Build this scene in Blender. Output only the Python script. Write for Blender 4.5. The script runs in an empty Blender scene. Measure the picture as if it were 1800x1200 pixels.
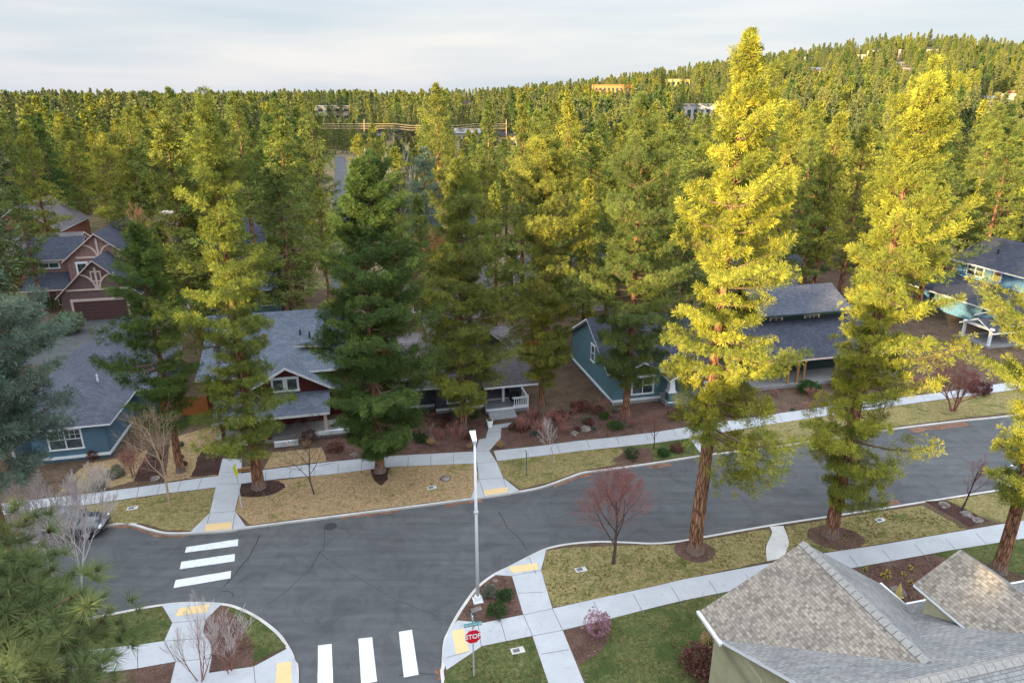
import bpy, bmesh, math, random
import numpy as np
from mathutils import Vector, Matrix, noise
from mathutils.geometry import tessellate_polygon
R = math.radians
SC = bpy.context.scene
COL = SC.collection
rnd = random.Random(7)
# ------------------------------------------------------------------ survey of the place
# camera 26 m up, 24 mm lens, tilted down 19.5 degrees; street frame (u along the street, v away from it)
CH, CF = 26.0, 1200.0
TH = math.atan(425 / 1200)
CT, ST = math.cos(TH), math.sin(TH)
SA = R(13.5)
CA, SAs = math.cos(SA), math.sin(SA)
GZ = 0.13                                   # top of kerbs and lawns above the road


def G(px, py, z=GZ):
    r = (px - 900) / CF
    d = (py - 600) / CF
    D = (CH - z) / (ST + d * CT)
    return Vector((r * D, D * (CT - d * ST), z))


def atY(px, py, Y):
    r = (px - 900) / CF
    d = (py - 600) / CF
    D = Y / (CT - d * ST)
    return Vector((r * D, Y, CH - D * (ST + d * CT)))


def pxof(p):
    dep = p[1] * CT + (CH - p[2]) * ST
    return 900 + CF * p[0] / dep, 600 + CF * ((CH - p[2]) * CT - p[1] * ST) / dep, dep


def uv2(u, v, z=0.0):
    return Vector((u * CA - v * SAs, u * SAs + v * CA, z))


def xy2uv(x, y):
    return x * CA + y * SAs, -x * SAs + y * CA


# ------------------------------------------------------------------ materials
def new_mat(name):
    m = bpy.data.materials.new(name)
    m.use_nodes = True
    nt = m.node_tree
    for n in list(nt.nodes):
        nt.nodes.remove(n)
    return m, nt


class NT:
    def __init__(self, name):
        self.m, self.t = new_mat(name)
        self.out = self.t.nodes.new('ShaderNodeOutputMaterial')

    def n(self, kind, **kw):
        nd = self.t.nodes.new('ShaderNode' + kind)
        for k, v in kw.items():
            if k.startswith('i_'):
                key = k[2:]
                key = int(key) if key.isdigit() else key.replace('_', ' ')
                if isinstance(v, tuple) and len(v) == 3 and nd.inputs[key].type == 'RGBA':
                    v = v + (1,)
                nd.inputs[key].default_value = v
            else:
                setattr(nd, k, v)
        return nd

    def l(self, a, ao, b, bi):
        self.t.links.new(a.outputs[ao], b.inputs[bi])

    def coord(self, what='Object', scale=None):
        c = self.n('TexCoord')
        if scale is None:
            return c, what
        mp = self.n('Mapping')
        mp.inputs['Scale'].default_value = scale
        self.l(c, what, mp, 'Vector')
        return mp, 'Vector'

    def noise(self, scale, detail=4, rough=.6, dist=0, src=None):
        nn = self.n('TexNoise')
        nn.inputs['Scale'].default_value = scale
        nn.inputs['Detail'].default_value = detail
        nn.inputs['Roughness'].default_value = rough
        nn.inputs['Distortion'].default_value = dist
        if src is None:
            src = self.coord()
        self.l(src[0], src[1], nn, 'Vector')
        return nn

    def ramp(self, src, so, stops, interp='LINEAR'):
        r = self.n('ValToRGB')
        r.color_ramp.interpolation = interp
        e = r.color_ramp.elements
        while len(e) < len(stops):
            e.new(.5)
        for i, (p, c) in enumerate(stops):
            e[i].position = p
            e[i].color = tuple(c) + (1,) if len(c) == 3 else c
        self.l(src, so, r, 'Fac')
        return r

    def mix(self, a, ao, b, bo, fac=.5, fs=None, mode='MIX'):
        x = self.n('Mix', data_type='RGBA', blend_type=mode)
        x.inputs[0].default_value = fac
        if fs:
            self.l(fs[0], fs[1], x, 0)
        if a is not None:
            self.t.links.new(a.outputs[ao], x.inputs[6])
        if b is not None:
            self.t.links.new(b.outputs[bo], x.inputs[7])
        return x

    def bsdf(self, col=None, co=None, rough=.85, spec=.3, bump=None, bs=.3, bd=.02, base=None, metal=0):
        b = self.n('BsdfPrincipled')
        b.inputs['Roughness'].default_value = rough
        b.inputs['Specular IOR Level'].default_value = spec
        b.inputs['Metallic'].default_value = metal
        if base:
            b.inputs['Base Color'].default_value = tuple(base) + (1,)
        if col is not None:
            self.l(col, co, b, 'Base Color')
        if bump is not None:
            bp = self.n('Bump')
            bp.inputs['Strength'].default_value = bs
            bp.inputs['Distance'].default_value = bd
            self.l(bump[0], bump[1], bp, 'Height')
            self.l(bp, 'Normal', b, 'Normal')
        self.l(b, 0, self.out, 0)
        return self.m


MIXR = 2  # result socket index for RGBA mix


def m_plain(name, c, rough=.7, var=.15, scale=3, metal=0, spec=.3):
    t = NT(name)
    n = t.noise(scale, 5)
    r = t.ramp(n, 'Fac', [(.25, [x * (1 - var) for x in c]), (.75, [min(1, x * (1 + var)) for x in c])])
    return t.bsdf(r, 'Color', rough, spec, metal=metal)


def m_asphalt():
    t = NT('asphalt')
    big = t.noise(.10, 4, .6)
    r = t.ramp(big, 'Fac', [(.3, (.068, .069, .074)), (.5, (.083, .084, .089)), (.72, (.102, .102, .106))])
    c, o = t.coord('Object', (.12, 1.6, 1))
    st = t.noise(1.2, 4, .6, src=(c, o))
    r2 = t.ramp(st, 'Fac', [(.35, (.86, .86, .86)), (.65, (1.08, 1.08, 1.08))])
    x = t.mix(r, 'Color', r2, 'Color', 1, mode='MULTIPLY')
    pt = t.noise(.55, 7, .7, 1.5)
    r4 = t.ramp(pt, 'Fac', [(.36, (.80, .80, .81)), (.5, (1, 1, 1)), (.66, (1.13, 1.12, 1.10))])
    x = t.mix(x, MIXR, r4, 'Color', 1, mode='MULTIPLY')
    fine = t.noise(38, 3, .8)
    r3 = t.ramp(fine, 'Fac', [(.3, (.68, .68, .7)), (.5, (1, 1, 1)), (.72, (1.4, 1.4, 1.36))])
    y = t.mix(x, MIXR, r3, 'Color', .85, mode='MULTIPLY')
    return t.bsdf(y, MIXR, .85, .25, (fine, 'Fac'), .35, .01)


def m_concrete(name, c, var=.12, stain=(.62, .58, .53)):
    t = NT(name)
    n = t.noise(.7, 6, .65)
    r = t.ramp(n, 'Fac', [(.28, [v * (1 - var) for v in c]), (.7, [v * (1 + var * .6) for v in c])])
    f = t.noise(45, 3, .7)
    r2 = t.ramp(f, 'Fac', [(.3, (.86, .86, .86)), (.65, (1.05, 1.05, 1.05))])
    x = t.mix(r, 'Color', r2, 'Color', 1, mode='MULTIPLY')
    s = t.noise(2.3, 8, .75, .6)
    rs = t.ramp(s, 'Fac', [(.56, (1, 1, 1)), (.74, stain)])
    y = t.mix(x, MIXR, rs, 'Color', .8, mode='MULTIPLY')
    return t.bsdf(y, MIXR, .85, .25, (f, 'Fac'), .2, .005)


def m_worn():
    t = NT('worn_road_paint')
    f = t.noise(60, 4, .8)
    g = t.noise(3.5, 6, .7)
    ad = t.n('Math', operation='MULTIPLY')
    t.l(f, 'Fac', ad, 0)
    t.l(g, 'Fac', ad, 1)
    r = t.ramp(ad, 0, [(.11, (.16, .16, .17)), (.16, (.50, .51, .53)), (.26, (.62, .63, .65))])
    return t.bsdf(r, 'Color', .8, .2)


def m_lawn(name, cols, green, gpos=.56, brown=(.12, .07, .045)):
    t = NT(name)
    a = t.noise(5.5, 6, .72, .4)
    r = t.ramp(a, 'Fac', [(.27, cols[0]), (.47, cols[1]), (.62, cols[2]), (.8, cols[3])])
    g = t.noise(.55, 6, .72, .8)
    gm = t.ramp(g, 'Fac', [(gpos - .05, (0, 0, 0)), (gpos + .07, (1, 1, 1))])
    gr = t.n('RGB')
    gr.outputs[0].default_value = tuple(green) + (1,)
    x = t.mix(r, 'Color', gr, 0, fs=(gm, 'Color'))
    f = t.noise(26, 5, .85)
    r3 = t.ramp(f, 'Fac', [(.3, (.38, .36, .34)), (.48, (.95, .95, .95)), (.72, (1.55, 1.5, 1.35))])
    y = t.mix(x, MIXR, r3, 'Color', 1, mode='MULTIPLY')
    d = t.noise(2.6, 8, .8, 1.2)
    dm = t.ramp(d, 'Fac', [(.575, (0, 0, 0)), (.65, (1, 1, 1))])
    bc = t.n('RGB')
    bc.outputs[0].default_value = tuple(brown) + (1,)
    z = t.mix(y, MIXR, bc, 0, fs=(dm, 'Color'))
    return t.bsdf(z, MIXR, 1, .05, (f, 'Fac'), 1, .06)


def m_mulch(name, c0, c1, c2, sc=14):
    t = NT(name)
    a = t.noise(sc, 6, .8, .8)
    r = t.ramp(a, 'Fac', [(.3, c0), (.5, c1), (.7, c2)])
    b = t.noise(.8, 5, .7)
    r2 = t.ramp(b, 'Fac', [(.3, (.6, .6, .6)), (.7, (1.25, 1.25, 1.25))])
    y = t.mix(r, 'Color', r2, 'Color', 1, mode='MULTIPLY')
    return t.bsdf(y, MIXR, 1, .1, (a, 'Fac'), 1, .08)


def m_shingle(name, c, c2, bw=.32, rh=.16, contrast=.35, tab=None):
    t = NT(name)
    uv = t.n('TexCoord')
    b = t.n('TexBrick', offset=.5, offset_frequency=2)
    b.inputs['Scale'].default_value = 1
    b.inputs['Mortar Size'].default_value = .012 if rh > .1 else .008
    b.inputs['Mortar Smooth'].default_value = .3
    b.inputs['Bias'].default_value = 0
    b.inputs['Brick Width'].default_value = bw
    b.inputs['Row Height'].default_value = rh
    b.inputs['Color1'].default_value = tuple(c) + (1,)
    b.inputs['Color2'].default_value = tuple(c2) + (1,)
    b.inputs['Mortar'].default_value = tuple(v * (1 - contrast) for v in c) + (1,)
    t.l(uv, 'UV', b, 'Vector')
    n = t.noise(.5, 5, .6, src=(uv, 'UV'))
    r = t.ramp(n, 'Fac', [(.3, (.82, .82, .84)), (.7, (1.14, 1.13, 1.1))])
    x = t.mix(b, 'Color', r, 'Color', 1, mode='MULTIPLY')
    f = t.noise(28, 3, .8, src=(uv, 'UV'))
    r3 = t.ramp(f, 'Fac', [(.3, (.7, .7, .7)), (.7, (1.3, 1.3, 1.3))])
    y = t.mix(x, MIXR, r3, 'Color', .8, mode='MULTIPLY')
    if tab:
        # dark laminated tabs scattered over the courses
        v = t.n('TexBrick', offset=.37, offset_frequency=3)
        v.inputs['Scale'].default_value = 1
        v.inputs['Mortar Size'].default_value = 0
        v.inputs['Bias'].default_value = -.12
        v.inputs['Brick Width'].default_value = .155
        v.inputs['Row Height'].default_value = rh
        v.inputs['Color1'].default_value = (1, 1, 1, 1)
        v.inputs['Color2'].default_value = tuple(tab) + (1,)
        t.l(uv, 'UV', v, 'Vector')
        y2 = t.mix(y, MIXR, v, 'Color', 1, mode='MULTIPLY')
        y = y2
    return t.bsdf(y, MIXR, .95, .15, (b, 'Fac'), .6, .03)


def m_siding(name, c, vertical=False, pitch=.18):
    t = NT(name)
    c0, o = t.coord('Object')
    s = t.n('SeparateXYZ')
    t.l(c0, o, s, 0)
    if vertical:
        ad = t.n('Math', operation='ADD')
        t.l(s, 0, ad, 0)
        t.l(s, 1, ad, 1)
        src, so = ad, 0
    else:
        src, so = s, 2
    dv = t.n('Math', operation='DIVIDE')
    dv.inputs[1].default_value = pitch
    t.l(src, so, dv, 0)
    fr = t.n('Math', operation='FRACT')
    t.l(dv, 0, fr, 0)
    r = t.ramp(fr, 0, [(0, (.55, .55, .55)), (.12, (1, 1, 1)), (.9, (.97, .97, .97)), (1, (.6, .6, .6))])
    n = t.noise(1.6, 6, .65)
    rc = t.ramp(n, 'Fac', [(.25, [v * .82 for v in c]), (.75, [v * 1.15 for v in c])])
    y = t.mix(rc, 'Color', r, 'Color', .8, mode='MULTIPLY')
    return t.bsdf(y, MIXR, .75, .25, (r, 'Color'), .5, .02)


def m_glass(name='window_glass', c=(.05, .07, .075)):
    t = NT(name)
    n = t.noise(1.1, 3)
    r = t.ramp(n, 'Fac', [(.35, [v * .5 for v in c]), (.65, [v * 1.7 for v in c])])
    return t.bsdf(r, 'Color', .08, .7)


def m_bark(name, c0, c1, c2, zs=.13, scale=8):
    t = NT(name)
    c, o = t.coord('Object', (1, 1, zs))
    v = t.n('TexVoronoi', feature='DISTANCE_TO_EDGE')
    v.inputs['Scale'].default_value = scale
    t.l(c, o, v, 'Vector')
    r = t.ramp(v, 'Distance', [(0, c0), (.1, c1), (.35, c2)])
    n = t.noise(6, 6, .75, src=(c, o))
    r2 = t.ramp(n, 'Fac', [(.3, (.55, .52, .5)), (.7, (1.3, 1.25, 1.2))])
    y = t.mix(r, 'Color', r2, 'Color', 1, mode='MULTIPLY')
    g = t.n('TexCoord')
    s = t.n('SeparateXYZ')
    t.l(g, 'Object', s, 0)
    rz = t.ramp(s, 2, [(0.0, (.75, .75, .78)), (.9, (0, 0, 0))])
    gy = t.n('RGB')
    gy.outputs[0].default_value = (.20, .17, .16, 1)
    z = t.mix(y, MIXR, gy, 0, fs=(rz, 'Color'))
    return t.bsdf(z, MIXR, 1, .1, (v, 'Distance'), 1, .05)


def m_leaf(name, c0, c1, c2, trans=.3, rnd_obj=.25):
    t = NT(name)
    a = t.n('Attribute', attribute_name='tint')
    r = t.ramp(a, 'Fac', [(0, c0), (.5, c1), (1, c2)])
    oi = t.n('ObjectInfo')
    r2 = t.ramp(oi, 'Random', [(0, (1 - rnd_obj, 1 - rnd_obj * .8, 1 - rnd_obj * .2)), (1, (1 + rnd_obj, 1 + rnd_obj * .6, 1))])
    x = t.mix(r, 'Color', r2, 'Color', 1, mode='MULTIPLY')
    d = t.n('BsdfDiffuse')
    tr = t.n('BsdfTranslucent')
    t.l(x, MIXR, d, 'Color')
    t.l(x, MIXR, tr, 'Color')
    ms = t.n('MixShader')
    ms.inputs[0].default_value = trans
    t.l(d, 0, ms, 1)
    t.l(tr, 0, ms, 2)
    t.l(ms, 0, t.out, 0)
    return t.m


M = {}
M['asphalt'] = m_asphalt()
M['crack'] = m_plain('crack_sealant', (.035, .035, .04), .9)
M['paint'] = m_worn()
M['conc'] = m_concrete('sidewalk_concrete', (.41, .415, .435))
M['joint'] = m_plain('concrete_joint', (.13, .13, .14), .9)
M['kerb'] = m_concrete('kerb_concrete', (.50, .475, .45), .2, (.55, .5, .45))
M['tactile'] = m_concrete('tactile_paving', (.66, .47, .24), .06, (.85, .8, .7))
M['drylawn'] = m_lawn('dry_lawn', [(.19, .12, .06), (.33, .225, .125), (.42, .30, .175), (.50, .38, .24)], (.16, .17, .05), .60)
M['lawn'] = m_lawn('patchy_lawn', [(.12, .10, .035), (.22, .185, .075), (.34, .265, .14), (.44, .345, .20)], (.11, .125, .04), .57)
M['green'] = m_lawn('green_lawn', [(.05, .065, .025), (.095, .11, .04), (.16, .16, .065), (.28, .25, .12)], (.06, .085, .028), .52)
M['mulch'] = m_mulch('bark_mulch', (.05, .028, .023), (.135, .078, .062), (.27, .17, .135))
M['soil'] = m_mulch('garden_soil', (.045, .03, .022), (.12, .08, .055), (.23, .165, .115), 9)
M['litter'] = m_mulch('needle_litter', (.12, .06, .04), (.22, .12, .085), (.36, .23, .17), 9)
M['darkmulch'] = m_mulch('dark_mulch', (.03, .018, .016), (.07, .038, .032), (.13, .075, .06), 12)
M['terrain'] = m_mulch('forest_floor', (.10, .08, .045), (.20, .155, .085), (.34, .27, .17), .35)
M['ridge'] = m_plain('ridge_shingle', (.27, .255, .24), .9, .25, 9)
M['white'] = m_plain('white_trim', (.72, .74, .77), .6, .06)
M['cream'] = m_plain('cream_trim', (.62, .55, .42), .6, .08)
M['tantrim'] = m_plain('tan_trim', (.60, .47, .41), .6, .08)
M['glass'] = m_glass()
M['dark'] = m_plain('dark_interior', (.015, .014, .014), .9)
M['wood'] = m_siding('cedar_fence', (.34, .115, .035), True, .14)
M['post'] = m_plain('cedar_post', (.33, .17, .07), .7)
M['metal'] = m_plain('galvanised_metal', (.55, .56, .58), .45, .08, metal=.3)
M['pole'] = m_plain('painted_pole', (.70, .71, .73), .5, .07)
M['black'] = m_plain('black_rubber', (.02, .02, .022), .6)
M['red'] = m_plain('sign_red', (.62, .012, .035), .5, .05)
M['signwhite'] = m_plain('sign_white', (.85, .85, .86), .5, .03)
M['teal'] = m_plain('sign_teal', (.05, .32, .36), .5, .05)
M['yellow'] = m_plain('sign_yellow', (.62, .72, .01), .5, .05)
M['rock'] = m_mulch('rock', (.10, .085, .075), (.24, .20, .18), (.42, .37, .33), 4)
M['bark'] = m_bark('ponderosa_bark', (.06, .03, .02), (.24, .12, .075), (.42, .245, .16))
M['limb'] = m_plain('pine_limb', (.19, .12, .085), .95, .35)
M['pinebark2'] = m_bark('dark_pine_bark', (.03, .02, .016), (.11, .06, .042), (.20, .115, .08))
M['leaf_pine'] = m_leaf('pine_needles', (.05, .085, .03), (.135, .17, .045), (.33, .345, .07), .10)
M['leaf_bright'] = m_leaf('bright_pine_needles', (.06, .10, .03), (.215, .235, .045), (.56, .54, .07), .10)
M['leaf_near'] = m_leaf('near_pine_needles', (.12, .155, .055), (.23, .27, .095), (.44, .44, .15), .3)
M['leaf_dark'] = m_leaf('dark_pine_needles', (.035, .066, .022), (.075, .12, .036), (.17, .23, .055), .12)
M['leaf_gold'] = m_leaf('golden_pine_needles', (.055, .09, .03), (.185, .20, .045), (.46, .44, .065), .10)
M['leaf_spruce'] = m_leaf('blue_spruce_needles', (.085, .125, .08), (.155, .205, .135), (.27, .32, .22), .15)
M['leaf_far'] = m_leaf('far_pine_needles', (.08, .105, .05), (.15, .172, .068), (.25, .26, .095), .15, .35)
M['leaf_shrub'] = m_leaf('shrub_leaves', (.03, .065, .018), (.055, .11, .03), (.10, .17, .05), .2)
M['leaf_sage'] = m_leaf('sage_leaves', (.09, .10, .07), (.16, .175, .12), (.26, .27, .20), .2)
M['leaf_rust'] = m_leaf('rust_leaves', (.08, .035, .03), (.17, .075, .06), (.28, .15, .12), .2)
M['leaf_straw'] = m_leaf('straw_grass', (.25, .16, .08), (.42, .29, .15), (.58, .43, .25), .3)
M['leaf_yellow'] = m_leaf('daffodil_petals', (.45, .42, .03), (.65, .58, .03), (.75, .70, .08), .3)
M['leaf_pink'] = m_leaf('pink_blossom', (.20, .14, .12), (.42, .22, .27), (.62, .34, .44), .3)
M['leaf_grass'] = m_leaf('grass_blades', (.09, .10, .03), (.19, .17, .07), (.36, .29, .16), .3)
M['leaf_drygrass'] = m_leaf('dry_grass_blades', (.22, .15, .08), (.38, .27, .15), (.52, .40, .25), .3)
M['twig_pink'] = m_plain('pink_twigs', (.36, .16, .135), .9, .25)
M['twig_red'] = m_plain('red_twigs', (.25, .10, .085), .9, .3)
M['twig_dark'] = m_plain('dark_twigs', (.085, .06, .055), .9, .3)
M['twig_white'] = m_plain('birch_bark', (.50, .44, .43), .9, .2)
M['twig_tan'] = m_plain('tan_twigs', (.42, .30, .20), .9, .25)
M['twig_orange'] = m_plain('orange_twigs', (.45, .24, .11), .9, .25)


# ------------------------------------------------------------------ mesh tools
def link(o, parent=None):
    COL.objects.link(o)
    if parent:
        o.parent = parent
    return o


def tag(o, label=None, cat=None, group=None, kind=None):
    if label:
        o['label'] = label
    if cat:
        o['category'] = cat
    if group:
        o['group'] = group
    if kind:
        o['kind'] = kind
    return o


def empty(name, loc, rz=0, label=None, cat=None, group=None):
    o = bpy.data.objects.new(name, None)
    o.empty_display_size = .3
    o.location = loc
    o.rotation_euler = (0, 0, rz)
    link(o)
    return tag(o, label, cat, group)


class MB:
    """collects polygons of one mesh; add() takes verts and faces, slot picks the material"""

    def __init__(self):
        self.v, self.f, self.s, self.uv = [], [], [], []

    def add(self, vs, fs, slot=0, uvs=None):
        b = len(self.v)
        self.v += [tuple(x) for x in vs]
        for i, f in enumerate(fs):
            self.f.append([b + k for k in f])
            self.s.append(slot)
            self.uv.append(uvs[i] if uvs else [(0, 0)] * len(f))
        return self

    def box(self, x0, x1, y0, y1, z0, z1, slot=0):
        vs = [(x, y, z) for z in (z0, z1) for y in (y0, y1) for x in (x0, x1)]
        return self.add(vs, [(0, 2, 3, 1), (4, 5, 7, 6), (0, 1, 5, 4), (2, 6, 7, 3), (0, 4, 6, 2), (1, 3, 7, 5)], slot)

    def prism(self, poly, d, slot=0, caps=True):
        """extrude a planar polygon of 3-D points by vector d"""
        n = len(poly)
        d = Vector(d)
        vs = [Vector(p) for p in poly] + [Vector(p) + d for p in poly]
        fs = [(i, (i + 1) % n, n + (i + 1) % n, n + i) for i in range(n)]
        self.add(vs, fs, slot)
        tri = tessellate_polygon([[Vector(p) for p in poly]])
        self.add(vs, [tuple(t) for t in tri] + [tuple(n + k for k in reversed(t)) for t in tri], slot)
        return self

    def flat(self, poly, slot=0):
        tri = tessellate_polygon([[Vector(p) for p in poly]])
        out = []
        for t in tri:
            a, b, c = (Vector(poly[k]) for k in t)
            out.append(tuple(t) if (b - a).cross(c - a).z > 0 else tuple(reversed(t)))
        self.add(poly, out, slot)
        return self

    def tube(self, pts, rads, sides=5, slot=0, cap=False):
        pts = [Vector(p) for p in pts]
        vs = []
        for i, p in enumerate(pts):
            a = pts[max(i - 1, 0)]
            b = pts[min(i + 1, len(pts) - 1)]
            d = (b - a).normalized()
            x = d.cross(Vector((.31, .17, .93)))
            if x.length < 1e-3:
                x = d.cross(Vector((1, 0, 0)))
            x.normalize()
            y = d.cross(x)
            for k in range(sides):
                t = 2 * math.pi * k / sides
                vs.append(p + (x * math.cos(t) + y * math.sin(t)) * rads[i])
        fs = []
        for i in range(len(pts) - 1):
            for k in range(sides):
                a, b = i * sides + k, i * sides + (k + 1) % sides
                fs.append((a, b, b + sides, a + sides))
        if cap:
            fs.append(tuple(reversed(range(sides))))
            fs.append(tuple(range((len(pts) - 1) * sides, len(pts) * sides)))
        return self.add(vs, fs, slot)

    def build(self, name, mats, parent=None, smooth=False):
        me = bpy.data.meshes.new(name)
        me.from_pydata(self.v, [], self.f)
        if not isinstance(mats, (list, tuple)):
            mats = [mats]
        for m in mats:
            me.materials.append(M[m] if isinstance(m, str) else m)
        if len(mats) > 1:
            me.polygons.foreach_set('material_index', self.s)
        ul = me.uv_layers.new(name='UVMap')
        flat = [c for f in self.uv for p in f for c in p]
        ul.data.foreach_set('uv', flat)
        if smooth:
            me.polygons.foreach_set('use_smooth', [True] * len(self.f))
        me.update()
        o = bpy.data.objects.new(name, me)
        return link(o, parent)


def tri_mesh(name, V, tint, mat):
    """V: (n,3,3) triangles"""
    n = len(V)
    me = bpy.data.meshes.new(name)
    me.vertices.add(n * 3)
    me.vertices.foreach_set('co', V.reshape(-1).astype(np.float32))
    me.loops.add(n * 3)
    me.loops.foreach_set('vertex_index', np.arange(n * 3, dtype=np.int32))
    me.polygons.add(n)
    me.polygons.foreach_set('loop_start', np.arange(0, n * 3, 3, dtype=np.int32))
    me.polygons.foreach_set('loop_total', np.full(n, 3, dtype=np.int32))
    a = me.attributes.new('tint', 'FLOAT', 'FACE')
    a.data.foreach_set('value', tint.astype(np.float32))
    me.materials.append(M[mat] if isinstance(mat, str) else mat)
    me.update(calc_edges=True)
    return me


def tufts(P, A, size, nb, width, rng, spread=(12, 100), taper=True, O=None, oj=.55):
    """P (n,3) centres, A (n,3) axes, size (n,) -> triangles (n*nb,3,3): a broom of needles at each centre"""
    n = len(P)
    A = A / np.maximum(np.linalg.norm(A, axis=1, keepdims=True), 1e-6)
    ref = np.where(np.abs(A[:, 2:3]) < .9, np.array([[0, 0, 1.]]), np.array([[1., 0, 0]]))
    X = np.cross(A, ref)
    X /= np.linalg.norm(X, axis=1, keepdims=True)
    Y = np.cross(A, X)
    th = np.radians(rng.uniform(spread[0], spread[1], (n, nb)))
    ph = rng.uniform(0, 2 * np.pi, (n, nb))
    D = (A[:, None, :] * np.cos(th)[..., None] + X[:, None, :] * (np.sin(th) * np.cos(ph))[..., None]
         + Y[:, None, :] * (np.sin(th) * np.sin(ph))[..., None])
    L = size[:, None] * rng.uniform(.75, 1.1, (n, nb))
    W = rng.normal(size=(n, nb, 3))
    if O is not None:      # needles fan out broadside to the outside of the crown
        W = W * oj + O[:, None, :]
    S = np.cross(D, W)
    S /= np.maximum(np.linalg.norm(S, axis=2, keepdims=True), 1e-6)
    tip = P[:, None, :] + D * L[..., None]
    mid = P[:, None, :] + D * (L * .12)[..., None]
    w = (size[:, None] * width)[..., None]
    if taper:
        V = np.stack([mid, tip - S * w * .5, tip + S * w * .5], axis=2)
    else:
        V = np.stack([mid - S * w * .5, mid + S * w * .5, tip], axis=2)
    return V.reshape(-1, 3, 3)


# ------------------------------------------------------------------ trees
def interp(tab, z):
    if z <= tab[0][0]:
        return tab[0][1:]
    for a, b in zip(tab, tab[1:]):
        if z <= b[0]:
            t = (z - a[0]) / max(b[0] - a[0], 1e-6)
            return [a[k] + (b[k] - a[k]) * t for k in range(1, len(a))]
    return tab[-1][1:]


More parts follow.
